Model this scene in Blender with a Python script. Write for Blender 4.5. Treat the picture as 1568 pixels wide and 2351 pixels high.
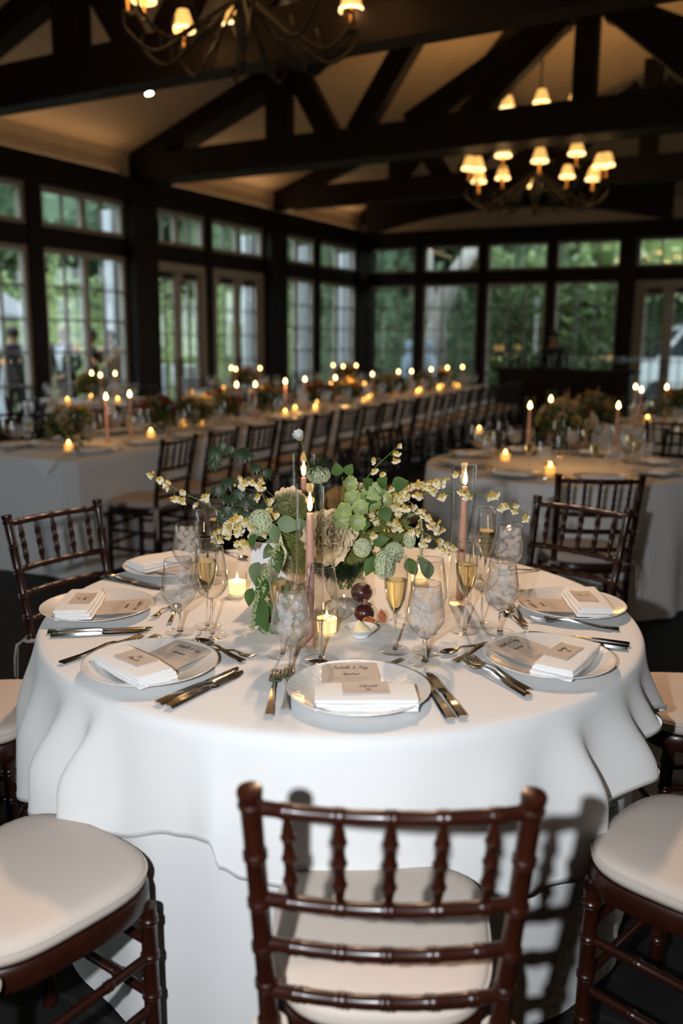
import bpy, bmesh, math, random
from math import sin, cos, pi, radians, sqrt, atan2, hypot
from mathutils import Vector, Matrix, noise

for _o in list(bpy.data.objects):
    bpy.data.objects.remove(_o)
SC = bpy.context.scene
COL = SC.collection

# ------------------------------------------------------------------ camera
FPX, YH, ROLL, HC = 2000.0, 782.0, radians(0.5), 1.513
PITCH = math.atan((1175.5 - YH) / FPX)
FWD = Vector((0, cos(PITCH), -sin(PITCH)))
RIGHT0, UP0 = Vector((1, 0, 0)), Vector((0, sin(PITCH), cos(PITCH)))
RIGHT = RIGHT0 * cos(ROLL) + UP0 * sin(ROLL)
UP = UP0 * cos(ROLL) - RIGHT0 * sin(ROLL)
cam_data = bpy.data.cameras.new('camera')
cam = bpy.data.objects.new('camera', cam_data)
COL.objects.link(cam)
cm = Matrix.Identity(4)
for i in range(3):
    cm[i][0], cm[i][1], cm[i][2] = RIGHT[i], UP[i], -FWD[i]
cm[2][3] = HC
cam.matrix_world = cm
cam_data.sensor_fit = 'VERTICAL'
cam_data.sensor_height = 36.0
cam_data.sensor_width = 36.0
cam_data.lens = 36.0 * FPX / 2351.0
cam_data.clip_start, cam_data.clip_end = 0.05, 200
cam_data.dof.use_dof = True
cam_data.dof.focus_distance = 2.22
cam_data.dof.aperture_fstop = 1.75
SC.camera = cam

# ------------------------------------------------------------------ world, exposure, flash
SC.view_settings.view_transform = 'Standard'
SC.view_settings.look = 'None'
SC.view_settings.gamma = 1.0
SC.view_settings.use_curve_mapping = False
SC.view_settings.exposure = 0.0
SC.cycles.use_denoising = True
SC.cycles.max_bounces = 6
SC.cycles.diffuse_bounces = 2
SC.cycles.glossy_bounces = 3
SC.cycles.transmission_bounces = 5
SC.cycles.transparent_max_bounces = 20
SC.cycles.use_adaptive_sampling = True
SC.cycles.adaptive_threshold = 0.06
SC.cycles.adaptive_min_samples = 16
SC.cycles.use_light_tree = True
SC.cycles.sample_clamp_indirect = 4.0
SC.cycles.caustics_reflective = False
SC.cycles.caustics_refractive = False
W = bpy.data.worlds.new('dusk_sky')
SC.world = W
W.use_nodes = True
bg = W.node_tree.nodes['Background']
bg.inputs['Color'].default_value = (0.80, 0.91, 1.0, 1)
bg.inputs['Strength'].default_value = 7.0

# the photographer's on-camera flash, beside the lens
fl = bpy.data.lights.new('camera_flash', 'SPOT')
fl.energy = 168.0
fl.color = (0.89, 0.945, 1.0)
fl.spot_size = radians(105)
fl.spot_blend = 0.6
fl.shadow_soft_size = 0.022
flo = bpy.data.objects.new('camera_flash', fl)
COL.objects.link(flo)
flo.location = (-0.245, 0.0, 1.55)
flo.rotation_euler = FWD.to_track_quat('-Z', 'Y').to_euler()

# the photographer's second flash, warm-gelled, high behind the set table
f2 = bpy.data.lights.new('gelled_flash', 'SPOT')
f2.energy = 430.0
f2.color = (1.0, 0.66, 0.42)
f2.spot_size = radians(62)
f2.spot_blend = 0.7
f2.shadow_soft_size = 0.10
f2o = bpy.data.objects.new('gelled_flash', f2)
COL.objects.link(f2o)
f2o.location = (0.25, 5.0, 3.75)
f2o.rotation_euler = (Vector((0.05, 1.9, 0.7)) - Vector((0.25, 5.0, 3.75))).to_track_quat('-Z', 'Y').to_euler()

# ------------------------------------------------------------------ pixel helpers (photo frame 1568 x 2351)
CAMO = Vector((0, 0, HC))
def ray(x, y):
    return FWD + RIGHT * ((x - 784) / FPX) - UP * ((y - 1175.5) / FPX)
def at_z(x, y, z):
    r = ray(x, y)
    return CAMO + r * ((z - HC) / r.z)
def at_y(x, y, Y):
    r = ray(x, y)
    return CAMO + r * (Y / r.y)
def at_plane(x, y, p0, n):
    r = ray(x, y)
    return CAMO + r * ((p0 - CAMO).dot(n) / r.dot(n))

# ------------------------------------------------------------------ mesh helpers
class MB:
    def __init__(s):
        s.v, s.f, s.m = [], [], []
    def add(s, vs, fs, mi=0):
        b = len(s.v)
        s.v.extend([tuple(v) for v in vs])
        for f in fs:
            s.f.append(tuple(i + b for i in f))
            s.m.append(mi)
    def box(s, c, d, M=None, mi=0):
        hx, hy, hz = d[0] / 2, d[1] / 2, d[2] / 2
        vs = [Vector((c[0] + a * hx, c[1] + b * hy, c[2] + e * hz)) for a in (-1, 1) for b in (-1, 1) for e in (-1, 1)]
        if M is not None:
            vs = [M @ v for v in vs]
        s.add(vs, [(0, 1, 3, 2), (4, 6, 7, 5), (0, 4, 5, 1), (2, 3, 7, 6), (0, 2, 6, 4), (1, 5, 7, 3)], mi)
        return s
    def hexa(s, a, mi=0):  # 8 points: bottom quad then top quad
        s.add(a, [(3, 2, 1, 0), (4, 5, 6, 7), (0, 1, 5, 4), (1, 2, 6, 5), (2, 3, 7, 6), (3, 0, 4, 7)], mi)
    def lathe(s, prof, n=24, c=(0, 0, 0), mi=0, M=None):
        vs, fs = [], []
        idx = []
        for r, z in prof:
            if r < 1e-6:
                idx.append([len(vs)] * n)
                vs.append(Vector((c[0], c[1], c[2] + z)))
            else:
                row = []
                for k in range(n):
                    a = 2 * pi * k / n
                    row.append(len(vs))
                    vs.append(Vector((c[0] + r * cos(a), c[1] + r * sin(a), c[2] + z)))
                idx.append(row)
        for i in range(len(prof) - 1):
            for k in range(n):
                q = [idx[i][k], idx[i][(k + 1) % n], idx[i + 1][(k + 1) % n], idx[i + 1][k]]
                u = []
                for x in q:
                    if x not in u:
                        u.append(x)
                if len(u) > 2:
                    fs.append(tuple(u))
        if M is not None:
            vs = [M @ v for v in vs]
        s.add(vs, fs, mi)
        return s
    def tube(s, pts, rads, n=8, cap=True, mi=0, flat=1.0):
        pts = [Vector(p) for p in pts]
        if not hasattr(rads, '__len__'):
            rads = [rads] * len(pts)
        vs, fs = [], []
        t0 = (pts[1] - pts[0]).normalized()
        ref = Vector((0, 0, 1)) if abs(t0.z) < 0.9 else Vector((1, 0, 0))
        nx = t0.cross(ref).normalized()
        for i, p in enumerate(pts):
            if i == 0:
                t = t0
            elif i == len(pts) - 1:
                t = (pts[i] - pts[i - 1])
            else:
                t = (pts[i + 1] - pts[i - 1])
            if t.length < 1e-9:
                t = t0
            t = t.normalized()
            nx = (nx - t * nx.dot(t))
            if nx.length < 1e-6:
                nx = t.orthogonal()
            nx.normalize()
            ny = t.cross(nx)
            for k in range(n):
                a = 2 * pi * k / n
                vs.append(p + nx * (rads[i] * cos(a)) + ny * (rads[i] * sin(a) * flat))
        for i in range(len(pts) - 1):
            for k in range(n):
                k2 = (k + 1) % n
                fs.append((i * n + k, i * n + k2, (i + 1) * n + k2, (i + 1) * n + k))
        if cap:
            fs.append(tuple(reversed(range(n))))
            fs.append(tuple((len(pts) - 1) * n + k for k in range(n)))
        s.add(vs, fs, mi)
        return s
    def ball(s, c, r, nu=10, nv=7, mi=0, sc=(1, 1, 1), M=None):
        prof = [(max(0.0, r * sin(pi * i / nv)), -r * cos(pi * i / nv)) for i in range(nv + 1)]
        prof[0] = (0, -r); prof[-1] = (0, r)
        t = MB().lathe(prof, nu)
        vs = [Vector((v[0] * sc[0], v[1] * sc[1], v[2] * sc[2])) for v in t.v]
        if M is not None:
            vs = [M @ v for v in vs]
        vs = [v + Vector(c) for v in vs]
        s.add(vs, t.f, mi)
        return s
    def grid(s, fn, nu, nv, mi=0, wrap=False):
        vs = [fn(i / (nu if wrap else nu - 1), j / (nv - 1)) for i in range(nu) for j in range(nv)]
        fs = []
        for i in range(nu if wrap else nu - 1):
            for j in range(nv - 1):
                a = i * nv + j
                b = ((i + 1) % nu) * nv + j
                fs.append((a, b, b + 1, a + 1))
        s.add(vs, fs, mi)
        return s
    def prism(s, outline, z0, z1, mi=0):
        n = len(outline)
        vs = [(x, y, z0) for x, y in outline] + [(x, y, z1) for x, y in outline]
        fs = [tuple(reversed(range(n))), tuple(range(n, 2 * n))] + [(k, (k + 1) % n, (k + 1) % n + n, k + n) for k in range(n)]
        s.add(vs, fs, mi)
        return s
    def mesh(s, name, mats, smooth=True, sharp=40):
        me = bpy.data.meshes.new(name)
        me.from_pydata(s.v, [], s.f)
        if not isinstance(mats, (list, tuple)):
            mats = [mats]
        for m in mats:
            me.materials.append(m)
        if len(mats) > 1:
            me.polygons.foreach_set('material_index', s.m)
        if smooth:
            me.polygons.foreach_set('use_smooth', [True] * len(me.polygons))
            if sharp:
                me.set_sharp_from_angle(angle=radians(sharp))
        me.update()
        return me

def ob(name, me, parent=None, M=None, label=None, cat=None, group=None, kind=None):
    o = bpy.data.objects.new(name, me)
    COL.objects.link(o)
    if parent is not None:
        o.parent = parent
    if M is not None:
        if isinstance(M, Matrix):
            o.matrix_local = M
        else:
            o.location = M
    if label: o['label'] = label
    if cat: o['category'] = cat
    if group: o['group'] = group
    if kind: o['kind'] = kind
    return o

def thing(name, label, cat, M=None, group=None, kind=None):
    return ob(name, None, None, M, label, cat, group, kind)

def place(name, parts, label, cat, M=None, group=None):
    """An Empty at the thing's base with a child for each part; parts: (name, mesh, [sub-parts], matrix)."""
    t = thing(name, label, cat, M, group)
    for p in parts:
        c = ob(p[0], p[1], t, p[3] if len(p) > 3 else None)
        for q in (p[2] if len(p) > 2 and p[2] else ()):
            ob(q[0], q[1], c, q[2] if len(q) > 2 else None)
    return t

def TR(x, y, z, rz=0.0, s=1.0):
    return Matrix.Translation((x, y, z)) @ Matrix.Rotation(rz, 4, 'Z') @ Matrix.Scale(s, 4)

def catmull(pts, n=6):
    pts = [Vector(p) for p in pts]
    if len(pts) < 3:
        return pts
    P = [pts[0] * 2 - pts[1]] + pts + [pts[-1] * 2 - pts[-2]]
    out = []
    for i in range(1, len(P) - 2):
        for k in range(n):
            t = k / n
            a, b, c, d = P[i - 1], P[i], P[i + 1], P[i + 2]
            out.append(0.5 * ((2 * b) + (c - a) * t + (2 * a - 5 * b + 4 * c - d) * t * t + (3 * b - a - 3 * c + d) * t ** 3))
    out.append(pts[-1])
    return out

def look_matrix(pos, direction, roll=0.0, s=1.0):
    """Matrix whose +Z points along direction."""
    q = Vector(direction).normalized().to_track_quat('Z', 'Y')
    return Matrix.Translation(pos) @ q.to_matrix().to_4x4() @ Matrix.Rotation(roll, 4, 'Z') @ Matrix.Scale(s, 4)

# ------------------------------------------------------------------ materials
def new_mat(name):
    m = bpy.data.materials.new(name)
    m.use_nodes = True
    nt = m.node_tree
    return m, nt, nt.nodes['Principled BSDF']

def mat(name, col, rough=0.5, metal=0.0, var=0.0, scale=20.0, bump=0.0, bscale=None, coat=0.0, spec=0.5, sheen=0.0,
        emit=None, estr=0.0, trans=0.0, ior=1.45, sss=0.0, stretch=None, detail=3.0, translucent=0.0):
    m, nt, b = new_mat(name)
    N, L = nt.nodes, nt.links
    b.inputs['Base Color'].default_value = (*col, 1)
    b.inputs['Roughness'].default_value = rough
    b.inputs['Metallic'].default_value = metal
    b.inputs['Specular IOR Level'].default_value = spec
    b.inputs['Coat Weight'].default_value = coat
    b.inputs['Coat Roughness'].default_value = 0.12
    b.inputs['Sheen Weight'].default_value = sheen
    b.inputs['Transmission Weight'].default_value = trans
    b.inputs['IOR'].default_value = ior
    if sss:
        b.inputs['Subsurface Weight'].default_value = sss
        b.inputs['Subsurface Radius'].default_value = (0.02, 0.012, 0.006)
        b.inputs['Subsurface Scale'].default_value = 0.5
    if emit:
        b.inputs['Emission Color'].default_value = (*emit, 1)
        b.inputs['Emission Strength'].default_value = estr
    if var or bump:
        tc = N.new('ShaderNodeTexCoord')
        mp = N.new('ShaderNodeMapping')
        if stretch:
            mp.inputs['Scale'].default_value = stretch
        L.new(tc.outputs['Object'], mp.inputs['Vector'])
    if var:
        nz = N.new('ShaderNodeTexNoise')
        nz.inputs['Scale'].default_value = scale
        nz.inputs['Detail'].default_value = detail
        L.new(mp.outputs['Vector'], nz.inputs['Vector'])
        mx = N.new('ShaderNodeMix'); mx.data_type = 'RGBA'
        mx.inputs['A'].default_value = (*[max(0, c * (1 - var)) for c in col], 1)
        mx.inputs['B'].default_value = (*[min(1, c * (1 + var)) for c in col], 1)
        L.new(nz.outputs['Fac'], mx.inputs['Factor'])
        L.new(mx.outputs['Result'], b.inputs['Base Color'])
    if bump:
        nb = N.new('ShaderNodeTexNoise')
        nb.inputs['Scale'].default_value = bscale or scale
        nb.inputs['Detail'].default_value = 4
        L.new(mp.outputs['Vector'], nb.inputs['Vector'])
        bm_ = N.new('ShaderNodeBump')
        bm_.inputs['Strength'].default_value = bump
        bm_.inputs['Distance'].default_value = 0.01
        L.new(nb.outputs['Fac'], bm_.inputs['Height'])
        L.new(bm_.outputs['Normal'], b.inputs['Normal'])
    if translucent:
        tl = N.new('ShaderNodeBsdfTranslucent')
        tl.inputs['Color'].default_value = (*col, 1)
        ms = N.new('ShaderNodeMixShader')
        ms.inputs[0].default_value = translucent
        L.new(b.outputs[0], ms.inputs[1]); L.new(tl.outputs[0], ms.inputs[2])
        L.new(ms.outputs[0], N['Material Output'].inputs['Surface'])
    return m

def thin_glass(name, tint=(1, 1, 1), rough=0.0, amt=1.0, base=0.02, pw_=2.2):
    """A thin pane: see-through with a mirror-like share that grows towards grazing angles."""
    m, nt, b = new_mat(name)
    N, L = nt.nodes, nt.links
    N.remove(b)
    tr = N.new('ShaderNodeBsdfTransparent'); tr.inputs[0].default_value = (*tint, 1)
    gl = N.new('ShaderNodeBsdfGlossy'); gl.inputs['Roughness'].default_value = rough
    lw = N.new('ShaderNodeLayerWeight'); lw.inputs['Blend'].default_value = 0.5
    pw = N.new('ShaderNodeMath'); pw.operation = 'POWER'; pw.inputs[1].default_value = pw_
    ml = N.new('ShaderNodeMath'); ml.operation = 'MULTIPLY_ADD'; ml.inputs[1].default_value = amt; ml.inputs[2].default_value = base
    ml.use_clamp = True
    L.new(lw.outputs['Facing'], pw.inputs[0])
    L.new(pw.outputs[0], ml.inputs[0])
    mx = N.new('ShaderNodeMixShader')
    L.new(ml.outputs[0], mx.inputs[0]); L.new(tr.outputs[0], mx.inputs[1]); L.new(gl.outputs[0], mx.inputs[2])
    L.new(mx.outputs[0], N['Material Output'].inputs['Surface'])
    return m

def emis(name, col, s):
    m, nt, b = new_mat(name)
    nt.nodes.remove(b)
    e = nt.nodes.new('ShaderNodeEmission')
    e.inputs[0].default_value = (*col, 1); e.inputs[1].default_value = s
    nt.links.new(e.outputs[0], nt.nodes['Material Output'].inputs['Surface'])
    return m

M = {}
M['cloth'] = mat('white_linen', (0.80, 0.79, 0.78), 0.85, var=0.03, scale=6, bump=0.16, bscale=6, sheen=0.1, detail=5)
M['cloth_bg'] = mat('white_linen_far', (0.78, 0.77, 0.76), 0.85, var=0.03, scale=6)
M['napkin'] = mat('napkin_cotton', (0.86, 0.85, 0.84), 0.9, var=0.02, scale=40, bump=0.15, bscale=90)
M['porcelain'] = mat('porcelain', (0.80, 0.78, 0.75), 0.14, coat=0.6, bump=0.12, bscale=60, stretch=(1, 1, 1))
M['paper'] = mat('beige_card', (0.57, 0.475, 0.39), 0.8, var=0.04, scale=120)
M['ink'] = mat('black_ink', (0.02, 0.018, 0.016), 0.6)
M['white_card'] = mat('white_card', (0.82, 0.82, 0.84), 0.7)
M['steel'] = mat('polished_steel', (0.60, 0.585, 0.57), 0.13, metal=1.0, var=0.03, scale=30)
M['glass'] = thin_glass('drinking_glass', (0.988, 0.988, 0.988), 0.0, 0.9, 0.03, 3.2)
M['glass_stem'] = mat('glass_stem', (0.98, 0.98, 0.98), 0.02, trans=1.0, ior=1.42)
M['glass_foot'] = thin_glass('glass_foot', (0.985, 0.985, 0.985), 0.0, 0.5, 0.02, 6.0)
M['pane'] = thin_glass('window_glass', (0.93, 0.95, 0.94), 0.0, 0.7, 0.035, 4.5)
M['hurricane'] = thin_glass('hurricane_glass', (0.965, 0.96, 0.945), 0.0, 0.85, 0.022, 4.0)
def frosty(name, lo, hi, scale, col=(0.93, 0.95, 0.97)):
    """clear with white frosted flecks: a noise decides how much of the surface scatters light"""
    m, nt, b = new_mat(name)
    N, L = nt.nodes, nt.links
    b.inputs['Base Color'].default_value = (*col, 1); b.inputs['Roughness'].default_value = 0.15
    tr = N.new('ShaderNodeBsdfTransparent'); tl = N.new('ShaderNodeBsdfTranslucent'); tl.inputs[0].default_value = (*col, 1)
    tc = N.new('ShaderNodeTexCoord'); nz = N.new('ShaderNodeTexNoise'); nz.inputs['Scale'].default_value = scale; nz.inputs['Detail'].default_value = 6; nz.inputs['Roughness'].default_value = 0.7
    L.new(tc.outputs['Object'], nz.inputs['Vector'])
    mr = N.new('ShaderNodeMapRange'); mr.inputs['From Min'].default_value = 0.35; mr.inputs['From Max'].default_value = 0.68
    mr.inputs['To Min'].default_value = lo; mr.inputs['To Max'].default_value = hi
    L.new(nz.outputs['Fac'], mr.inputs['Value'])
    m1 = N.new('ShaderNodeMixShader'); m1.inputs[0].default_value = 0.4
    L.new(b.outputs[0], m1.inputs[1]); L.new(tl.outputs[0], m1.inputs[2])
    m2 = N.new('ShaderNodeMixShader')
    L.new(mr.outputs['Result'], m2.inputs[0]); L.new(tr.outputs[0], m2.inputs[1]); L.new(m1.outputs[0], m2.inputs[2])
    L.new(m2.outputs[0], N['Material Output'].inputs['Surface'])
    return m
M['water'] = frosty('ice_water', 0.02, 0.26, 55)
M['vase_water'] = thin_glass('vase_water', (0.93, 0.95, 0.93), 0.03, 0.35, 0.04)
M['ice'] = frosty('ice', 0.04, 0.55, 90)
M['champagne'] = mat('sparkling_wine', (0.95, 0.83, 0.46), 0.08, trans=1.0, ior=1.18)
M['wax_pink'] = mat('pink_wax', (0.72, 0.40, 0.31), 0.45, sss=0.25, var=0.03, scale=30)
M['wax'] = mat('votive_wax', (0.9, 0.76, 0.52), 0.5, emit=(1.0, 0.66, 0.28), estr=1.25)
M['flame'] = emis('candle_flame', (1.0, 0.66, 0.28), 26.0)
M['flame_bg'] = emis('candle_flame_far', (1.0, 0.62, 0.24), 22.0)
M['wick'] = mat('burnt_wick', (0.02, 0.02, 0.02), 0.9)
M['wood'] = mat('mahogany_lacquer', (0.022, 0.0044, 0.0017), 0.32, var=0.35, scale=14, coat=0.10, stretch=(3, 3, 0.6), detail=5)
M['wood_bg'] = mat('dark_mahogany', (0.007, 0.003, 0.0018), 0.5, var=0.3, scale=14, spec=0.25)  # chair wood again, darker to stand in for the dim back of the room
M['cushion'] = mat('cushion_canvas', (0.55, 0.465, 0.40), 0.9, var=0.05, scale=5, bump=0.06, bscale=260)
M['piping'] = mat('cushion_piping', (0.54, 0.47, 0.41), 0.9)
M['timber'] = mat('dark_timber', (0.0075, 0.0036, 0.002), 0.6, spec=0.2, var=0.4, scale=5, bump=0.05, bscale=20)
M['cream'] = mat('cream_plaster', (0.50, 0.40, 0.28), 0.8, var=0.04, scale=3)
M['board'] = mat('ceiling_board', (0.52, 0.39, 0.245), 0.65, var=0.08, scale=3, stretch=(1, 8, 8))
M['frame'] = mat('painted_frame', (0.30, 0.275, 0.235), 0.55, var=0.04, scale=6)
M['muntin'] = mat('muntin_paint', (0.20, 0.19, 0.165), 0.55)
M['black_metal'] = mat('black_iron', (0.006, 0.005, 0.004), 0.55, spec=0.3)
M['brass'] = mat('dull_brass', (0.45, 0.27, 0.10), 0.35, metal=1.0)
M['shade'] = mat('lit_lampshade', (0.60, 0.42, 0.18), 0.8, emit=(1.0, 0.52, 0.14), estr=1.1)
M['bulb'] = emis('lamp_bulb', (1.0, 0.70, 0.32), 4.0)
M['cove'] = emis('cove_diffuser', (1.0, 0.6, 0.28), 1.0)  # glowing face of the strips added to brighten the ceiling
M['spot'] = emis('recessed_lamp', (1.0, 0.88, 0.72), 30.0)
# dark stone floor with faint joints
def floor_mat():
    m, nt, b = new_mat('dark_stone_floor')
    N, L = nt.nodes, nt.links
    tc = N.new('ShaderNodeTexCoord'); mp = N.new('ShaderNodeMapping')
    mp.inputs['Rotation'].default_value = (0, 0, radians(31))
    L.new(tc.outputs['Object'], mp.inputs['Vector'])
    br = N.new('ShaderNodeTexBrick')
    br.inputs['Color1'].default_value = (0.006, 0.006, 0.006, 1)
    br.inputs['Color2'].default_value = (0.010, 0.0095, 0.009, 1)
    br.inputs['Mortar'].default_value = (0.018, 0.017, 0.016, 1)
    br.inputs['Scale'].default_value = 1.0
    br.inputs['Mortar Size'].default_value = 0.006
    br.inputs['Brick Width'].default_value = 0.6
    br.inputs['Row Height'].default_value = 0.6
    L.new(mp.outputs['Vector'], br.inputs['Vector'])
    L.new(br.outputs['Color'], b.inputs['Base Color'])
    nz = N.new('ShaderNodeTexNoise'); nz.inputs['Scale'].default_value = 120
    bp = N.new('ShaderNodeBump'); bp.inputs['Strength'].default_value = 0.2; bp.inputs['Distance'].default_value = 0.004
    L.new(mp.outputs['Vector'], nz.inputs['Vector']); L.new(nz.outputs['Fac'], bp.inputs['Height']); L.new(bp.outputs['Normal'], b.inputs['Normal'])
    b.inputs['Roughness'].default_value = 0.7
    b.inputs['Specular IOR Level'].default_value = 0.25
    return m
M['floor'] = floor_mat()

# ------------------------------------------------------------------ the room
CORNER = Vector((0.40, 19.6, 0))
AL, AR = radians(60.6), radians(-25.9)
DL = Vector((-cos(AL), -sin(AL), 0))          # along the left wall, towards the camera
MN = Vector((sin(AL), -cos(AL), 0))           # into the room from the left wall
DR = Vector((cos(AR), sin(AR), 0))            # along the far wall, to the right
NO = Vector((-sin(AR), cos(AR), 0))           # out of the room through the far wall
def wall_matrix(o, x, y):
    m = Matrix.Identity(4)
    for i in range(3):
        m[i][0], m[i][1], m[i][2], m[i][3] = x[i], y[i], (0, 0, 1)[i], o[i]
    return m
ML = wall_matrix(CORNER, DL, MN)              # local: x = distance from the corner, y = into the room
MR = wall_matrix(CORNER, DR, NO)              # local: x = distance from the corner, y = out of the room
def LW(s, d, z): return CORNER + DL * s + MN * d + Vector((0, 0, z))
def RW(t, e, z): return CORNER + DR * t - NO * e + Vector((0, 0, z))
ROOM_W, ROOM_L = 13.0, 21.5
Z_SILL, Z_HEAD, Z_C0, Z_C1, Z_HDR, Z_FR = 0.40, 2.68, 2.93, 3.45, 3.78, 4.15
SLOPE = 0.36

# floor: a slab under the whole room
far_t = 14.5
fl_pts = [LW(0, 0, 0), RW(far_t, 0, 0), LW(ROOM_L, ROOM_W, 0), LW(ROOM_L, 0, 0)]
b = MB()
b.hexa([p + Vector((0, 0, -0.08)) for p in fl_pts] + fl_pts)
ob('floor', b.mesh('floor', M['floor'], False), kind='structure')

# timber frame of the window walls: posts and rails are parts of each wall
wl = ob('wall_left', None, None, ML, kind='structure')
wf = ob('wall_far', None, None, MR, kind='structure')
def wbox(name, parent, x0, x1, y0, y1, z0, z1, m):
    return ob(name, MB().box(((x0 + x1) / 2, (y0 + y1) / 2, (z0 + z1) / 2), (x1 - x0, y1 - y0, z1 - z0)).mesh(name, m, False), parent)
L_POSTS = [(-0.20, 0.36, 0.26), (1.90, 2.08, 0.10), (3.34, 3.86, 0.24), (5.37, 5.53, 0.10), (6.87, 7.37, 0.24), (8.94, 9.16, 0.10),
           (10.7, 11.2, 0.24), (12.75, 12.95, 0.10), (14.5, 15.0, 0.24), (16.5, 16.7, 0.1), (18.3, 18.8, 0.24), (20.3, 20.5, 0.1)]
for x0, x1, d in L_POSTS:
    wbox('post', wl, x0, x1, -0.12, d, 0, Z_C1, M['timber'])
wbox('header_beam', wl, -0.2, ROOM_L, -0.12, 0.16, Z_C1, Z_HDR, M['timber'])
wbox('transom_rail', wl, 0.3, ROOM_L, -0.06, 0.085, Z_HEAD, Z_C0, M['timber'])
wbox('frieze', wl, -0.2, ROOM_L, -0.12, 0.0, Z_HDR, Z_FR + 0.35, M['cream'])
for x0, x1 in ((0.36, 1.90), (2.08, 3.34), (7.37, 8.94), (9.16, 10.7), (11.2, 12.75), (12.95, 14.5), (15.0, 16.5), (16.7, 18.3), (18.8, 20.3), (20.5, ROOM_L)):
    wbox('dado_panel', wl, x0, x1, -0.06, 0.06, 0, Z_SILL, M['timber'])
R_POSTS = [(1.27, 1.45, 0.10), (2.65, 2.83, 0.10), (4.05, 4.22, 0.10), (5.44, 5.74, 0.24), (6.98, 7.12, 0.10), (8.4, 8.7, 0.24), (10.2, 10.4, 0.1), (11.9, 12.3, 0.24)]
for x0, x1, d in R_POSTS:
    wbox('post', wf, x0, x1, -d, 0.12, 0, Z_C1, M['timber'])
wbox('header_beam', wf, 0.1, far_t, -0.16, 0.12, Z_C1, Z_HDR - 0.02, M['timber'])
wbox('transom_rail', wf, 0.0, far_t, -0.085, 0.06, Z_HEAD, Z_C0, M['timber'])
wbox('frieze', wf, -0.1, far_t, 0.0, 0.12, Z_HDR - 0.02, Z_FR + 0.35, M['cream'])
for x0, x1 in ((0.02, 1.27), (1.45, 2.65), (2.83, 4.05), (4.22, 5.44), (8.7, 10.2), (10.4, 11.9), (12.3, far_t)):
    wbox('dado_panel', wf, x0, x1, -0.06, 0.06, 0, Z_SILL, M['timber'])

# windows: painted frame, central mullion, muntins and a pane in every opening
def window(name, base, x0, x1, z0, z1, ncol, nrow, heavy=None, n_light=0.028, fw=0.07):
    t = ob(name, None, None, base @ Matrix.Translation((x0, 0, z0)), kind='structure')
    w, h = x1 - x0, z1 - z0
    f = MB()
    f.box((fw / 2, 0, h / 2), (fw, 0.10, h)); f.box((w - fw / 2, 0, h / 2), (fw, 0.10, h))
    f.box((w / 2, 0, fw / 2), (w - 2 * fw, 0.10, fw)); f.box((w / 2, 0, h - fw / 2), (w - 2 * fw, 0.10, fw))
    ob('frame', f.mesh('window_frame', M['frame'], False), t)
    iw, ih = w - 2 * fw, h - 2 * fw
    cw, ch = iw / ncol, ih / nrow
    for i in range(1, ncol):
        hv = heavy is not None and i == heavy
        bw, bd, m_ = (0.085, 0.09, M['frame']) if hv else (n_light, 0.045, M['muntin'])
        ob('mullion' if hv else 'muntin', MB().box((fw + cw * i, 0, h / 2), (bw, bd, ih)).mesh('bar', m_, False), t)
    for j in range(1, nrow):
        ob('muntin', MB().box((w / 2, 0, fw + ch * j), (iw, 0.042, n_light)).mesh('bar', M['muntin'], False), t)
    pm = MB().box((0, 0, 0), (cw - 0.004, 0.006, ch - 0.004)).mesh('pane', M['pane'], False)
    for i in range(ncol):
        for j in range(nrow):
            ob('pane', pm, t, Matrix.Translation((fw + cw * (i + .5), 0.008, fw + ch * (j + .5))))
    return t
nwin = [0]
def win(*a, **k):
    nwin[0] += 1
    return window('window_%d' % nwin[0], *a, **k)
for x0, x1 in ((0.36, 1.90), (2.08, 3.34), (7.37, 8.94), (9.16, 10.7), (11.2, 12.75)):
    win(ML, x0, x1, Z_SILL, Z_HEAD, 4, 5, heavy=2)
for x0, x1 in ((0.36, 1.90), (2.08, 3.34), (3.86, 5.37), (5.53, 6.87), (7.37, 8.94), (9.16, 10.7), (11.2, 12.75)):
    win(ML, x0, x1, Z_C0, Z_C1, 4, 1, heavy=2)
for x0, x1 in ((0.05, 1.27), (1.45, 2.65), (2.83, 4.05), (4.22, 5.44)):
    win(MR, x0, x1, Z_SILL, Z_HEAD, 3, 5, fw=0.05)
for x0, x1 in ((0.05, 1.27), (1.45, 2.65), (2.83, 4.05), (4.22, 5.44), (5.74, 6.98), (7.12, 8.4)):
    win(MR, x0, x1, Z_C0, Z_C1, 3, 1, fw=0.05)

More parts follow.
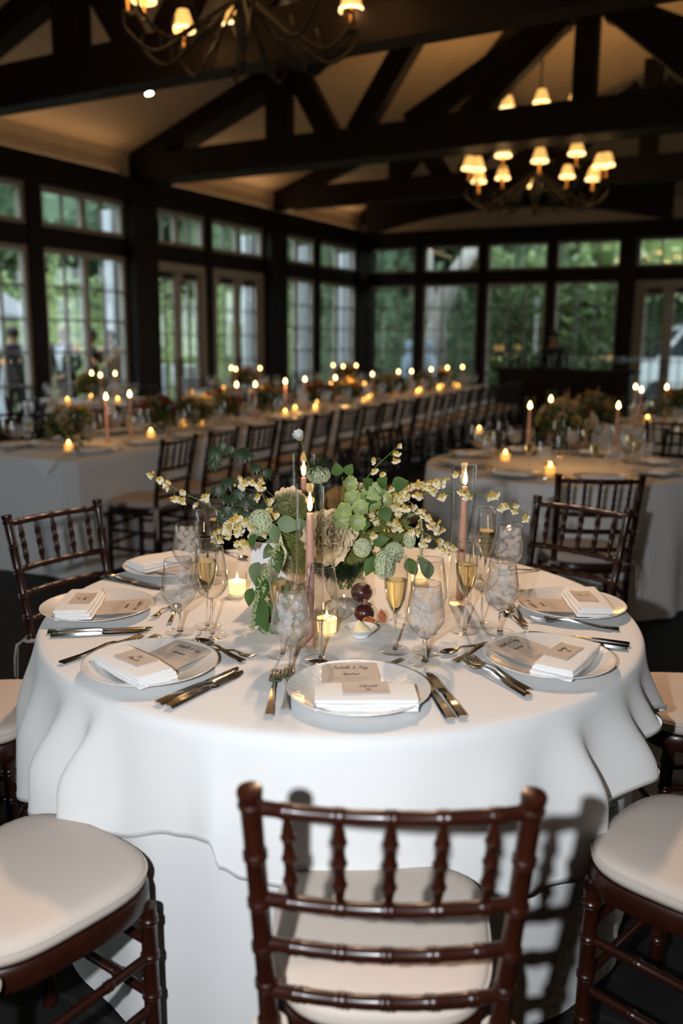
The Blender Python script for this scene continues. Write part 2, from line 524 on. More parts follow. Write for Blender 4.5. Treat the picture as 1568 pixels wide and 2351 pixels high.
for x0, x1 in ((12.95, 14.5), (15.0, 16.5), (16.7, 18.3), (18.8, 20.3)):
    win(ML, x0, x1, Z_SILL, Z_HEAD, 4, 5, heavy=2); win(ML, x0, x1, Z_C0, Z_C1, 4, 1, heavy=2)
for x0, x1 in ((8.7, 10.2), (10.4, 11.9), (12.3, 14.4)):
    win(MR, x0, x1, Z_SILL, Z_HEAD, 3, 5, fw=0.05); win(MR, x0, x1, Z_C0, Z_C1, 3, 1, fw=0.05)
def french_door(name, base, x0, x1, z1, inside):
    t = ob(name, None, None, base @ Matrix.Translation((x0, 0, 0)), kind='structure')
    w = x1 - x0
    f = MB()
    f.box((0.05, 0, z1 / 2), (0.10, 0.13, z1)); f.box((w - 0.05, 0, z1 / 2), (0.10, 0.13, z1)); f.box((w / 2, 0, z1 - 0.06), (w - 0.2, 0.13, 0.12))
    ob('frame', f.mesh('door_frame', M['frame'], False), t)
    lw = (w - 0.2) / 2
    for k in (0, 1):
        a = 0.10 + k * lw
        lf = MB()
        st = 0.09
        lf.box((a + st / 2 + .003, 0, z1 / 2 - .05), (st, 0.05, z1 - 0.14)); lf.box((a + lw - st / 2 - .003, 0, z1 / 2 - .05), (st, 0.05, z1 - 0.14))
        lf.box((a + lw / 2, 0, 0.18), (lw - 2 * st, 0.05, 0.32)); lf.box((a + lw / 2, 0, z1 - 0.19), (lw - 2 * st, 0.05, 0.13))
        leaf = ob('door_leaf', lf.mesh('door_leaf', M['frame'], False), t)
        gx0, gx1, gz0, gz1 = a + st, a + lw - st, 0.34, z1 - 0.255
        gw, gh = (gx1 - gx0) / 2, (gz1 - gz0) / 5
        ob('muntin', MB().box(((gx0 + gx1) / 2, 0, (gz0 + gz1) / 2), (0.022, 0.04, gz1 - gz0)).mesh('bar', M['muntin'], False), leaf)
        for j in range(1, 5):
            ob('muntin', MB().box(((gx0 + gx1) / 2, 0, gz0 + gh * j), (gx1 - gx0, 0.038, 0.022)).mesh('bar', M['muntin'], False), leaf)
        pm = MB().box((0, 0, 0), (gw - .002, 0.006, gh - .002)).mesh('pane', M['pane'], False)
        for i in (0, 1):
            for j in range(5):
                ob('pane', pm, leaf, Matrix.Translation((gx0 + gw * (i + .5), 0.004, gz0 + gh * (j + .5))))
        hx = a + (lw - st / 2 if k == 0 else st / 2)
        ob('door_handle', MB().tube([(hx, inside * 0.026, 0.93), (hx, inside * 0.07, 0.95), (hx, inside * 0.07, 1.18), (hx, inside * 0.026, 1.20)], 0.011, 8).mesh('door_handle', M['black_metal']), leaf)
        ob('door_closer', MB().box((a + lw / 2, inside * 0.055, z1 - 0.19), (0.26, 0.06, 0.07)).mesh('door_closer', M['black_metal'], False), leaf)
    return t
french_door('door_1', ML, 5.53, 6.87, Z_HEAD, 1)
french_door('door_2', ML, 3.86, 5.37, Z_HEAD, 1)
french_door('door_3', MR, 5.74, 6.98, Z_HEAD, -1)
french_door('door_4', MR, 7.12, 8.4, Z_HEAD, -1)

# plain walls that close the room behind and to the right of the photographer
def slab(name, a, c, z0, z1, th, m):
    d = (c - a).normalized(); n = Vector((d.y, -d.x, 0)) * th
    bt = [a, c, c + n, a + n]
    mb = MB(); mb.hexa([Vector((p.x, p.y, z0)) for p in bt] + [Vector((p.x, p.y, z1)) for p in bt])
    return ob(name, mb.mesh(name, m, False), kind='structure')
slab('wall_right', LW(ROOM_L, ROOM_W, 0), RW(far_t, 0, 0), 0, Z_FR + 0.3, 0.12, M['cream'])
slab('wall_back', LW(ROOM_L, 0, 0), LW(ROOM_L, ROOM_W, 0), 0, 9.0, 0.12, M['cream'])

# ceiling of boards: left slope, hip over the far wall, right slope
ce = ob('ceiling', None, None, ML, kind='structure')
RIDGE = ROOM_W / 2
sa, ca = SLOPE / sqrt(1 + SLOPE ** 2), 1 / sqrt(1 + SLOPE ** 2)
# hip line: the far wall in left-wall coordinates
fdx, fdy = DR.dot(DL), DR.dot(MN)              # direction of the far wall
hn = Vector((fdy, -fdx, 0))                    # its inward normal in (s, d)
if hn.x < 0: hn = -hn
def far_dist(s, d): return s * hn.x + d * hn.y
def s_on_hip(d, zrel):                          # s where the hip slope has this height at this d
    return (zrel / SLOPE - d * hn.y) / hn.x
BW = 0.16
nb = int(RIDGE / BW) + 1
TH = 0.02
for side in (0, 1):
    for k in range(nb):
        d0, d1 = k * BW, min((k + 1) * BW, RIDGE)
        if d1 - d0 < 0.02: continue
        z0, z1 = Z_FR + SLOPE * d0, Z_FR + SLOPE * d1
        g = 0.0025
        e0, e1 = (d0 + g, d1 - g)
        D0, D1 = (e0, e1) if side == 0 else (ROOM_W - e0, ROOM_W - e1)
        s0, s1 = s_on_hip(D0, SLOPE * d0), s_on_hip(D1, SLOPE * d1)
        s0, s1 = max(s0, -1.5), max(s1, -1.5)
        mb = MB()
        q = [Vector((s0, D0, z0)), Vector((ROOM_L, D0, z0)), Vector((ROOM_L, D1, z1)), Vector((s1, D1, z1))]
        if side == 1: q.reverse()
        mb.hexa(q + [p + Vector((0, 0, TH)) for p in q])
        ob('ceiling_board', mb.mesh('ceiling_board', M['board'], False), ce)
# hip boards run parallel to the far wall
for k in range(nb):
    f0, f1 = k * BW + .0025, (k + 1) * BW - .0025
    def hip_pt(f, left):
        # points at distance f from the far wall where height meets the left / right slope
        h = SLOPE * f
        d = f if left else ROOM_W - f
        return Vector((s_on_hip(d, h), d, Z_FR + h))
    a, c, d_, e_ = hip_pt(f0, True), hip_pt(f0, False), hip_pt(f1, False), hip_pt(f1, True)
    if a.y >= c.y - .05: continue
    if d_.y < e_.y:
        mid = (d_ + e_) / 2; d_ = e_ = mid
    mb = MB()
    q = [a, e_, d_, c]
    mb.hexa(q + [p + Vector((0, 0, TH)) for p in q])
    ob('ceiling_board', mb.mesh('ceiling_board', M['board'], False), ce)
# roof deck above the boards keeps daylight out
rd = MB()
zr = Z_FR + 0.12
apex = Vector((s_on_hip(RIDGE, SLOPE * RIDGE), RIDGE, zr + SLOPE * RIDGE))
A0, A1 = Vector((-1.2, -0.3, zr)), Vector((ROOM_L + .2, -0.3, zr))
B0, B1 = Vector((s_on_hip(ROOM_W, 0) - 1, ROOM_W + .3, zr)), Vector((ROOM_L + .2, ROOM_W + .3, zr))
R1 = Vector((ROOM_L + .2, RIDGE, zr + SLOPE * RIDGE))
rd.add([A0, A1, R1, apex, B1, B0], [(0, 1, 2, 3), (3, 2, 4, 5), (0, 3, 5)])
ob('roof_deck', rd.mesh('roof_deck', M['timber'], False), ce)

# roof trusses, each a thing of members standing in a plane across the room
def truss(name_group, s, members, label):
    t = ob('roof_truss', None, None, ML @ Matrix.Translation((s, 0, 0)), label, 'roof truss', 'dark timber roof trusses')
    for nm, (d0, z0), (d1, z1), w, dep in members:
        a, c = Vector((0, d0, z0)), Vector((0, d1, z1))
        u = (c - a); ln = u.length; u.normalize()
        n = Vector((1, 0, 0)).cross(u)
        mb = MB()
        X = Vector((dep / 2, 0, 0))
        mb.hexa([a - X - n * w / 2, c - X - n * w / 2, c - X + n * w / 2, a - X + n * w / 2, a + X - n * w / 2, c + X - n * w / 2, c + X + n * w / 2, a + X + n * w / 2])
        ob(nm, mb.mesh(nm, M['timber'], False), t)
    return t
def members(zb=3.77, ht=0.40, extra=True, dep=0.26):
    rz = Z_FR + SLOPE * RIDGE - 0.15
    m = [('tie_beam', (0.0, zb + ht / 2), (ROOM_W, zb + ht / 2), ht, dep),
         ('rafter', (-0.02, Z_FR - 0.13), (RIDGE, rz), 0.26, dep - .04), ('rafter', (ROOM_W + .02, Z_FR - 0.13), (RIDGE, rz), 0.26, dep - .04)]
    for f in (0, 1):
        X = (lambda d: d) if f == 0 else (lambda d: ROOM_W - d)
        m += [('queen_post', (X(2.47), zb + ht), (X(2.47), Z_FR + SLOPE * 2.47 - .2), 0.33, 0.20),
              ('brace', (X(2.70), 5.0), (X(3.25), zb + ht - .02), 0.28, 0.18),
              ('brace', (X(3.65), zb + ht - .03), (X(4.42), 5.15), 0.29, 0.18),
              ('brace', (X(4.38), zb + ht - .02), (X(6.25), 5.04), 0.28, 0.18)]
        if extra:
            m += [('brace', (X(5.15), zb + ht), (X(6.35), 5.15), 0.26, 0.16)]
    m += [('king_post', (RIDGE, zb + ht), (RIDGE, rz - .1), 0.24, 0.2)]
    return m
truss('A', 6.96, members(3.745, .37, True, .44), 'dark timber truss spanning behind the near chandelier beam, resting on the thick window column')
truss('B', 10.6, members(3.81), 'nearest dark timber truss crossing the very top of the view')
truss('C', 3.3, members(3.84, 0.36), 'farthest dark timber truss, close to the far window wall')
# ridge beam and hip rafters
def beam(nm, a, c, w, h, label):
    u = (c - a).normalized(); side = u.cross(Vector((0, 0, 1))).normalized() * w / 2
    up = Vector((0, 0, h / 2)); mb = MB()
    mb.hexa([a - side - up, c - side - up, c + side - up, a + side - up, a - side + up, c - side + up, c + side + up, a + side + up])
    iv = ML.inverted(); mb.v = [tuple(iv @ Vector(q)) for q in mb.v]
    return ob(nm, mb.mesh(nm, M['timber'], False), ce)
def L3(v): return ML @ v
ap = L3(apex) - Vector((0, 0, 0.26))
beam('ridge_beam', ap, L3(Vector((ROOM_L, RIDGE, apex.z - .26))), 0.2, 0.28, 'dark timber ridge beam along the peak of the board ceiling')
beam('hip_rafter', LW(0.1, 0.1, Z_FR - 0.08), ap, 0.2, 0.24, 'dark timber hip rafter rising from the corner column beside the left windows')
hipr = hip_pt(0.0, False)
beam('hip_rafter', L3(hipr) + Vector((0, 0, -0.1)), ap, 0.2, 0.24, 'dark timber hip rafter rising from the right end of the far wall')
# arched tie over the far wall bays
def arch(t0, t1, z_end, z_mid, th, label):
    mb = MB()
    n = 16
    for i in range(n):
        a, c = i / n, (i + 1) / n
        za, zc = z_end + (z_mid - z_end) * (1 - (2 * a - 1) ** 2), z_end + (z_mid - z_end) * (1 - (2 * c - 1) ** 2)
        ta, tc = t0 + (t1 - t0) * a, t0 + (t1 - t0) * c
        y0, y1 = 0.9, 1.12
        mb.hexa([RW(ta, y0, za), RW(tc, y0, zc), RW(tc, y1, zc), RW(ta, y1, za), RW(ta, y0, Z_FR + .12), RW(tc, y0, Z_FR + .12), RW(tc, y1, Z_FR + .12), RW(ta, y1, Z_FR + .12)])
    return ob('arched_beam', mb.mesh('arched_beam', M['timber'], False), None, None, label, 'roof beam')
arch(0.6, 6.4, 3.62, 4.0, 0.3, 'dark arched timber beam in front of the far window wall')
# recessed spotlight in the left slope
sp = at_plane(342, 213, LW(0, 0, Z_FR), (MN * SLOPE - Vector((0, 0, 1))).normalized())
spn = (MN * SLOPE - Vector((0, 0, 1))).normalized()
st = thing('recessed_spotlight', 'small bright round spotlight set into the sloped board ceiling', 'spotlight', look_matrix(sp + spn * 0.004, spn))
ob('trim_ring', MB().lathe([(0.062, -0.02), (0.062, 0.012), (0.048, 0.012), (0.044, -0.02)], 24).mesh('trim_ring', M['frame']), st)
ob('lamp', MB().lathe([(0, 0.006), (0.043, 0.004), (0.043, -0.01)], 20).mesh('lamp', M['spot']), st)

# cove strip lights on top of the left header beam, put in only to brighten the board ceiling
for i, (sa_, sb_) in enumerate(((.5, 3.2), (3.7, 6.5), (7.5, 10.2))):
    q = LW((sa_ + sb_) / 2, .10, Z_HDR + .005); ln = sb_ - sa_
    t = thing('cove_light', ['slim strip light on the header beam above the corner windows', 'slim strip light on the header beam above the window doors', 'slim strip light on the header beam above the left window'][i], 'lamp', wall_matrix(q, DL, MN), 'cove strip lights')
    ob('housing', MB().box((0, 0, .015), (ln, .06, .03)).mesh('housing', M['black_metal'], False), t)
    ob('diffuser', MB().box((0, 0, .0325), (ln - .04, .04, .005)).mesh('diffuser', M['cove'], False), t)
    l = bpy.data.lights.new('cove_glow', 'AREA'); l.shape = 'RECTANGLE'; l.size = ln; l.size_y = .06; l.energy = (6.0, 6.0, 3.6)[i]; l.color = (1.0, .62, .32)
    o = bpy.data.objects.new('cove_glow', l); COL.objects.link(o)
    zz = (Vector((0, 0, 1)) + MN * .9).normalized(); xx = DL; yy = (-zz).cross(xx).normalized()
    m4 = Matrix.Identity(4); pz = q + Vector((0, 0, .06)) + MN * .06
    for r_ in range(3): m4[r_][0], m4[r_][1], m4[r_][2], m4[r_][3] = xx[r_], yy[r_], -zz[r_], pz[r_]
    o.matrix_world = m4

# ------------------------------------------------------------------ the set table in front
TC = Vector((0.0, 2.394, 0.0)); TR_ = 0.82; TZ = 0.76
def tbl_noise(x, y, s=1.0, seed=0.0):
    return noise.noise(Vector((x * s, y * s, seed)))

rt = thing('round_table', 'round banquet table hidden under the white overlay cloth', 'table', Vector((0, 2.394, 0)))
ob('tabletop', MB().lathe([(0, .725), (.805, .725), (.81, .73), (.81, .75), (.805, .752), (0, .752)], 64).mesh('tabletop', M['wood_bg']), rt)
for a in (45, 135, 225, 315):
    x, y = .55 * cos(radians(a)), .55 * sin(radians(a))
    ob('leg', MB().tube([(x, y, 0), (x, y, .725)], .018, 10).mesh('leg', M['black_metal']), rt)

# hem height of the overlay by angle (0 = towards the camera, + = right)
HEM = [(-180, .46), (-150, .52), (-120, .45), (-95, .36), (-75, .33), (-60, .40), (-50, .445), (-44, .45), (-41, .47), (-38, .485), (-34, .47), (-24, .515), (-18, .53),
       (-16.5, .48), (-13, .455), (-8, .45), (0, .45), (8, .447), (20, .415), (27, .385), (33, .39), (37, .44), (40, .50), (47, .535), (51, .55), (54, .60), (61, .63), (75, .55), (95, .40), (120, .36), (150, .50), (180, .46)]
def hem(a):
    for (a0, z0), (a1, z1) in zip(HEM, HEM[1:]):
        if a0 <= a <= a1:
            t = (a - a0) / (a1 - a0); t = t * t * (3 - 2 * t)
            return z0 + (z1 - z0) * t
    return .46
# pleats: (angle, half-width deg, radial bulge)
PLEATS = [(-60, 4, .050, -.6), (-46, 3.2, .065, -1.1), (-37.5, 2.4, .060, -1.3), (-17.5, 2.6, .020, .6), (4, 18, .012, 0), (24, 6, .022, .3), (35, 3.2, .060, 1.1), (48, 4.2, .075, 1.0), (57, 3.2, .070, .9), (67, 4, .06, .8), (84, 5, .05, .5), (104, 6, .05, 0),
          (125, 7, .06, 0), (150, 6, .05, 0), (175, 7, .05, 0), (-75, 5, .05, -.4), (-92, 5, .05, 0), (-110, 6, .06, 0), (-130, 6, .05, 0), (-152, 7, .06, 0)]
def pleat(a):
    s, t = 0.0, 0.0
    for p, w, h, ln in PLEATS:
        d = ((a - p + 180) % 360 - 180) / w
        e = h * math.exp(-d * d)
        s += e; t += e * ln
    return s, t
def cloth_profile(nang, hemf, pleatf, r0, z_top, flare, nd, seed):
    mb = MB()
    rs = [0.0001, .12, .25, .37, .48, .57, .64, .70, .75, .78, .80]
    rows = len(rs) + 3 + nd
    for i in range(nang):
        a = -180 + 360 * i / nang
        th = radians(a)
        ux, uy = sin(th), -cos(th)
        h = hemf(a); pl, tg = pleatf(a)
        row = []
        for r in rs:
            x, y = ux * r, uy * r
            z = z_top + 0.0012 * tbl_noise(x, y, 9, seed) + 0.0018 * tbl_noise(x, y, 3.5, seed + 5)
            row.append((x, y + 2.394, z))
        for rr, dz in ((r0 - .006, -.0015), (r0 + .002, -.006), (r0 + .007, -.016)):
            row.append((ux * rr, uy * rr + 2.394, z_top + dz))
        for j in range(1, nd + 1):
            t = j / nd
            z = z_top - .016 + (h - z_top + .016) * t
            drop = z_top - z
            g = min(1.0, drop / .22)
            rr = r0 + .007 + flare * drop + pl * g * g * (3 - 2 * g) + .004 * g * noise.noise(Vector((ux * 5, uy * 5, z * 4 + seed)))
            gg = g * g * (3 - 2 * g) * tg
            row.append((ux * rr - uy * gg, uy * rr + ux * gg + 2.394, z))
        # hem fold
        mb.v.extend(row)
    n = rows
    for i in range(nang):
        k = ((i + 1) % nang) * n
        for j in range(n - 1):
            mb.f.append((i * n + j, k + j, k + j + 1, i * n + j + 1)); mb.m.append(0)
    return mb
ov = cloth_profile(720, hem, pleat, TR_, TZ, .06, 16, 1.0)
cl = ob('tablecloth', ov.mesh('tablecloth', M['cloth'], True, 0), None, None, 'white overlay tablecloth with pointed folds draped over the round table', 'tablecloth')
# stitched hem band
hb = MB()
nh = 720
rows_n = len(ov.v) // 720
for i in range(nh):
    p0 = Vector(ov.v[i * rows_n + rows_n - 1]); c = Vector((p0.x, p0.y - 2.394, 0)).normalized()
    hb.v.extend([tuple(p0 + c * .0012), tuple(p0 + c * .0012 + Vector((0, 0, .012))), tuple(p0 - c * .001 + Vector((0, 0, .0)))])
for i in range(nh):
    k = ((i + 1) % nh) * 3
    hb.f += [(i * 3, k, k + 1, i * 3 + 1), (i * 3 + 2, k + 2, k, i * 3)]; hb.m += [0, 0]
ob('hem_band', hb.mesh('hem_band', M['cloth'], True, 0), cl)
def under_pleat(a):
    return .006 + .010 * sin(radians(a * 9)) + .006 * sin(radians(a * 21 + 40)), .012 * sin(radians(a * 9 + 60))
un = cloth_profile(240, lambda a: .006, under_pleat, TR_ - .014, TZ - .004, .018, 14, 3.0)
ob('tablecloth', un.mesh('underlay', M['cloth'], True, 0), None, None, 'white floor-length underlay cloth showing below the overlay of the round table', 'tablecloth')

# ---- plate
def plate_mesh(name, R=.155, m=None):
    mb = MB(); n = 144
    prof = [(0, .004), (.06, .004), (.085, .0045), (.095, .0065), (.108, .0095), (.120, .013), (.132, .0165), (.143, .0195), (.150, .022), (.154, .0235), (.1555, .0225), (.1535, .0205), (.140, .0155), (.115, .007), (.095, .0015), (.06, .0), (0, .0)]
    vs = []
    for i, (r, z) in enumerate(prof):
        for k in range(n):
            a = 2 * pi * k / n
            dz = 0.0
            if 4 <= i <= 7:
                dz = .00055 * sin(48 * a + 18 * r / .15 + 2.0 * sin(3 * a)) + .0003 * sin(72 * a + i * 2)
            vs.append((r * cos(a) * R / .155, r * sin(a) * R / .155, z + dz))
    fs = [(i * n + k, i * n + (k + 1) % n, (i + 1) * n + (k + 1) % n, (i + 1) * n + k) for i in range(len(prof) - 1) for k in range(n)]
    mb.add(vs, fs)
    return mb.mesh(name, m or M['porcelain'], True, 0)
PLATE = plate_mesh('plate')

# ---- napkin: slabs folded over and over
def fold_mesh(L, Wd, H, seed, bulge=.004):
    mb = MB(); nx = 18
    def sec(t):  # stadium outline in (y, z)
        out = []
        r = H / 2
        for k in range(8):
            a = -pi / 2 - pi * k / 7
            out.append((-Wd / 2 + r + r * cos(a), r + r * sin(a)))
        for k in range(8):
            a = pi / 2 - pi * k / 7
            out.append((Wd / 2 - r + r * cos(a), r + r * sin(a)))
        return out
    sc = sec(0); m = len(sc)
    for i in range(nx + 1):
        x = -L / 2 + L * i / nx
        e = 1 - 0.06 * abs(2 * i / nx - 1) ** 6
        for y, z in sc:
            yy = y * e + .0035 * noise.noise(Vector((x * 14, y * 10, seed)))
            zz = z * e + bulge * noise.noise(Vector((x * 12, y * 16, seed + 9))) * (z / H) + .001
            mb.v.append((x + .003 * noise.noise(Vector((y * 20, z * 30, seed + 3))) * (1 if i in (0, nx) else 0), yy, zz))
    for i in range(nx):
        for k in range(m):
            mb.f.append((i * m + k, i * m + (k + 1) % m, (i + 1) * m + (k + 1) % m, (i + 1) * m + k)); mb.m.append(0)
    mb.f.append(tuple(range(m))); mb.m.append(0)
    mb.f.append(tuple(nx * m + k for k in reversed(range(m)))); mb.m.append(0)
    return mb.mesh('napkin_fold', M['napkin'], True, 50)
NAPK = [('fold', fold_mesh(.212, .105, .0095, 1)), ('fold', fold_mesh(.209, .100, .009, 7), None, Matrix.Translation((.002, -.003, .0092))),
        ('fold', fold_mesh(.211, .095, .0105, 13), None, Matrix.Translation((-.001, -.006, .0180)))]

# ---- lettering: hand-drawn pen strokes
GL = {
 'a': (.55, [[(.5, .42), (.25, .5), (.05, .25), (.2, .02), (.42, .2), (.5, .45), (.46, .1), (.6, .08)]]),
 'b': (.5, [[(.05, .3), (.25, .9), (.2, 1.0), (.1, .6), (.12, .05), (.35, .05), (.42, .35), (.25, .42), (.5, .35)]]),
 'd': (.55, [[(.45, .42), (.2, .48), (.05, .2), (.2, .02), (.45, .3), (.6, 1.0), (.46, .1), (.6, .08)]]),
 'e': (.45, [[(.0, .15), (.3, .3), (.28, .48), (.1, .4), (.12, .05), (.3, .02), (.48, .2)]]),
 'i': (.3, [[(.0, .1), (.15, .45), (.15, .08), (.3, .12)], [(.19, .66), (.21, .7)]]),
 'l': (.35, [[(.0, .15), (.25, .8), (.2, 1.0), (.1, .7), (.12, .1), (.35, .12)]]),
 'n': (.5, [[(.0, .45), (.08, .02), (.25, .45), (.34, .42), (.34, .05), (.5, .12)]]),
 'o': (.5, [[(.3, .48), (.08, .35), (.1, .05), (.35, .08), (.38, .4), (.25, .46), (.5, .4)]]),
 'p': (.5, [[(.05, .4), (.1, .45), (.02, -.45)], [(.08, .3), (.3, .5), (.38, .2), (.15, .03), (.5, .15)]]),
 'r': (.4, [[(.0, .1), (.12, .5), (.3, .44), (.24, .08), (.42, .12)]]),
 's': (.4, [[(.0, .08), (.2, .5), (.3, .2), (.15, .02), (.4, .1)]]),
 't': (.38, [[(.25, .95), (.12, .1), (.38, .1)], [(.0, .62), (.36, .68)]]),
 'u': (.55, [[(.02, .45), (.06, .08), (.25, .1), (.42, .45), (.4, .08), (.56, .12)]]),
 'w': (.7, [[(.0, .45), (.06, .06), (.26, .3), (.32, .05), (.55, .4), (.5, .5), (.7, .42)]]),
 'y': (.5, [[(.02, .45), (.08, .1), (.3, .12), (.42, .45), (.2, -.45), (.05, -.3), (.5, .15)]]),
 'z': (.45, [[(.0, .42), (.35, .45), (.05, .05), (.28, .0), (.1, -.4), (.45, .12)]]),
 'A': (.8, [[(.0, .0), (.25, .2), (.6, 1.0), (.55, .0), (.75, .08)], [(.2, .4), (.7, .45)]]),
 'B': (.75, [[(.2, 1.0), (.1, .0)], [(.0, .8), (.35, 1.05), (.6, .8), (.25, .55), (.6, .35), (.4, .0), (.05, .05)]]),
 'E': (.65, [[(.6, .9), (.3, 1.0), (.15, .75), (.35, .55), (.1, .3), (.25, .0), (.6, .15)]]),
 'I': (.6, [[(.0, .75), (.2, 1.0), (.6, .95)], [(.42, .97), (.25, .05), (.0, .1)]]),
 'L': (.65, [[(.1, .75), (.35, 1.0), (.35, .7), (.15, .05), (.3, .0), (.65, .12)]]),
 'T': (.7, [[(.0, .85), (.25, 1.0), (.8, 1.0)], [(.48, 1.0), (.35, .05), (.15, .08)]]),
 '&': (.6, [[(.5, .5), (.3, .05), (.05, .2), (.3, .55), (.35, .8), (.2, .78), (.25, .45), (.55, .02)]]),
 '-': (.4, [[(.05, .3), (.35, .33)]]), ' ': (.45, []),
}
def lettering(mb, text, cx, cy, size, wid, z, slant=.35, spread=1.0):
    total = sum(GL[c][0] for c in text) * size * spread
    x = cx - total / 2
    for c in text:
        w, strokes = GL[c]
        for st_ in strokes:
            pts = catmull([(px_ * size * spread + py_ * size * slant, py_ * size, 0) for px_, py_ in st_], 3) if len(st_) > 2 else [Vector((px_ * size * spread + py_ * size * slant, py_ * size, 0)) for px_, py_ in st_]
            for a, c_ in zip(pts, pts[1:]):
                d = (c_ - a)
                if d.length < 1e-6: continue
                n_ = Vector((-d.y, d.x, 0)).normalized() * wid * (.55 + .45 * abs(d.normalized().y))
                e = d.normalized() * wid * .3
                mb.add([(x + p.x, cy + p.y, z) for p in (a - n_ - e, c_ - n_ + e, c_ + n_ + e, a + n_ - e)], [(0, 1, 2, 3)])
        x += w * size * spread
def small_print(mb, cx, cy, w, z, seed, h=.0012):
    rnd = random.Random(seed); x = cx - w / 2
    while x < cx + w / 2:
        l = rnd.uniform(.003, .010)
        l = min(l, cx + w / 2 - x)
        k = x
        while k < x + l:
            mb.add([(k, cy, z), (k + .0008, cy, z), (k + .0008, cy + h, z), (k, cy + h, z)], [(0, 1, 2, 3)])
            k += .00125
        x += l + .002
def card_mesh(w, h, curl=.004, th=.0007):
    mb = MB(); n = 10
    f = lambda y: curl * (2 * y / h) ** 2
    for s in (0, 1):
        for j in range(n + 1):
            y = -h / 2 + h * j / n
            for sx in (-1, 1):
                mb.v.append((sx * w / 2, y, f(y) + s * th))
    for j in range(n):
        a = j * 2
        mb.f += [(a, a + 1, a + 3, a + 2)[::-1], tuple(i + 2 * (n + 1) for i in (a, a + 1, a + 3, a + 2)),
                 (a, a + 2, a + 2 + 2 * (n + 1), a + 2 * (n + 1)), (a + 1, a + 1 + 2 * (n + 1), a + 3 + 2 * (n + 1), a + 3)]
        mb.m += [0] * 4
    o = 2 * (n + 1)
    mb.f += [(0, o, o + 1, 1), (2 * n, 2 * n + 1, 2 * n + 1 + o, 2 * n + o)]; mb.m += [0, 0]
    return mb.mesh('card', M['paper'], False)
MENU = card_mesh(.128, .205, 0)
NAMEC = card_mesh(.098, .058, .0018)
def menu_text():
    mb = MB(); z = .0011
    lettering(mb, 'Isabelle & Troy', 0, .072, .0150, .0007, z, spread=.74)
    small_print(mb, 0, .061, .035, z, 3, .001)
    lettering(mb, 'Appetizer', 0, .042, .0112, .0006, z, spread=.85)
    small_print(mb, 0, .030, .075, z, 5); small_print(mb, 0, .0235, .1, z, 6); small_print(mb, 0, .0165, .085, z, 7); small_print(mb, 0, .0095, .05, z, 8)
    return mb.mesh('lettering', M['ink'], False)
MENU_T = menu_text()
def name_text(a, b_):
    mb = MB(); z = .0020
    lettering(mb, a, .004, .004, .0112, .0007, z, spread=.95)
    lettering(mb, b_, .004, -.014, .0108, .0007, z, spread=.95)
    return mb.mesh('lettering', M['ink'], False)

# ---- cutlery, lying along +Y with the working end at +Y
def strip(mb, secs, mi=0):
    vs, fs = [], []
    for y, w, z, t, x in secs:
        vs += [(x - w, y, z), (x - w * .72, y, z + t), (x + w * .72, y, z + t), (x + w, y, z)]
        vs += [(x, y, z - t * .25)]
    for i in range(len(secs) - 1):
        for k in range(5):
            k2 = (k + 1) % 5
            fs.append((i * 5 + k, i * 5 + k2, i * 5 + 5 + k2, i * 5 + 5 + k)[::-1])
    fs.append((0, 1, 2, 3, 4)); fs.append(tuple((len(secs) - 1) * 5 + k for k in (4, 3, 2, 1, 0)))
    mb.add(vs, fs, mi)
def cutlery(kind, L=.2):
    k = L / .2
    parts = []
    if kind == 'knife':
        h = MB(); strip(h, [(-.10, .0085, .0035, .004, 0), (-.097, .0092, .0032, .0055, 0), (-.04, .0078, .003, .006, 0), (.0, .0062, .003, .0055, 0), (.008, .005, .003, .0045, 0)])
        bl = MB(); strip(bl, [(.008, .005, .003, .004, 0), (.013, .009, .003, .0022, 0), (.03, .0098, .003, .002, 0), (.08, .0095, .003, .002, 0), (.098, .0066, .003, .0018, -.002), (.107, .0022, .003, .0012, -.005)])
        parts = [('handle', h), ('blade', bl)]
    else:
        h = MB()
        strip(h, [(-.10, .0088, .004, .0028, 0), (-.097, .0092, .0035, .0035, 0), (-.05, .0068, .0045, .0035, 0), (-.01, .0042, .009, .0035, 0), (.012, .0032, .0125, .0032, 0), (.03, .0034, .011, .003, 0), (.042, .0065, .0075, .0024, 0)])
        if kind == 'fork':
            strip(h, [(.040, .006, .008, .0024, 0), (.048, .0112, .0062, .0022, 0), (.056, .0125, .0052, .002, 0), (.060, .0127, .005, .002, 0)])
            parts = [('handle', h)]
            t = MB()
            for j in range(4):
                x = -.0096 + j * .0064
                strip(t, [(.059, .0026, .005, .002, x), (.075, .0022, .0045, .0018, x), (.092, .0019, .007, .0016, x * .97), (.100, .0008, .0095, .001, x * .95)])
            parts.append(('tines', t))
        else:
            bw = MB(); n = 14
            def f(u, v):
                a = 2 * pi * u
                r = v
                x = .0195 * r * cos(a); y = .067 + .031 * r * sin(a) * (1.0 + .12 * sin(a))
                return (x * (1 - .12 * sin(a)), y, .0018 + .0085 * r * r + .0015 * (y - .04) / .06)
            bw.grid(f, 20, 6, wrap=True)
            bw.grid(lambda u, v: tuple(a_ - (0, 0, .0012)[i_] for i_, a_ in enumerate(f(-u, v))), 20, 6, wrap=True)
            parts = [('handle', h), ('bowl', bw)]
    out = []
    for nm, mb in parts:
        mb.v = [(x * k, y * k, z) for x, y, z in mb.v]
        out.append((nm, mb.mesh(kind + '_' + nm, M['steel'], True, 35)))
    return out
KNIFE, FORK, SPOON = cutlery('knife', .225), cutlery('fork', .205), cutlery('spoon', .185)
KNIFE_S, FORK_S = cutlery('knife', .205), cutlery('fork', .19)
FORK_D = cutlery('fork', .165)
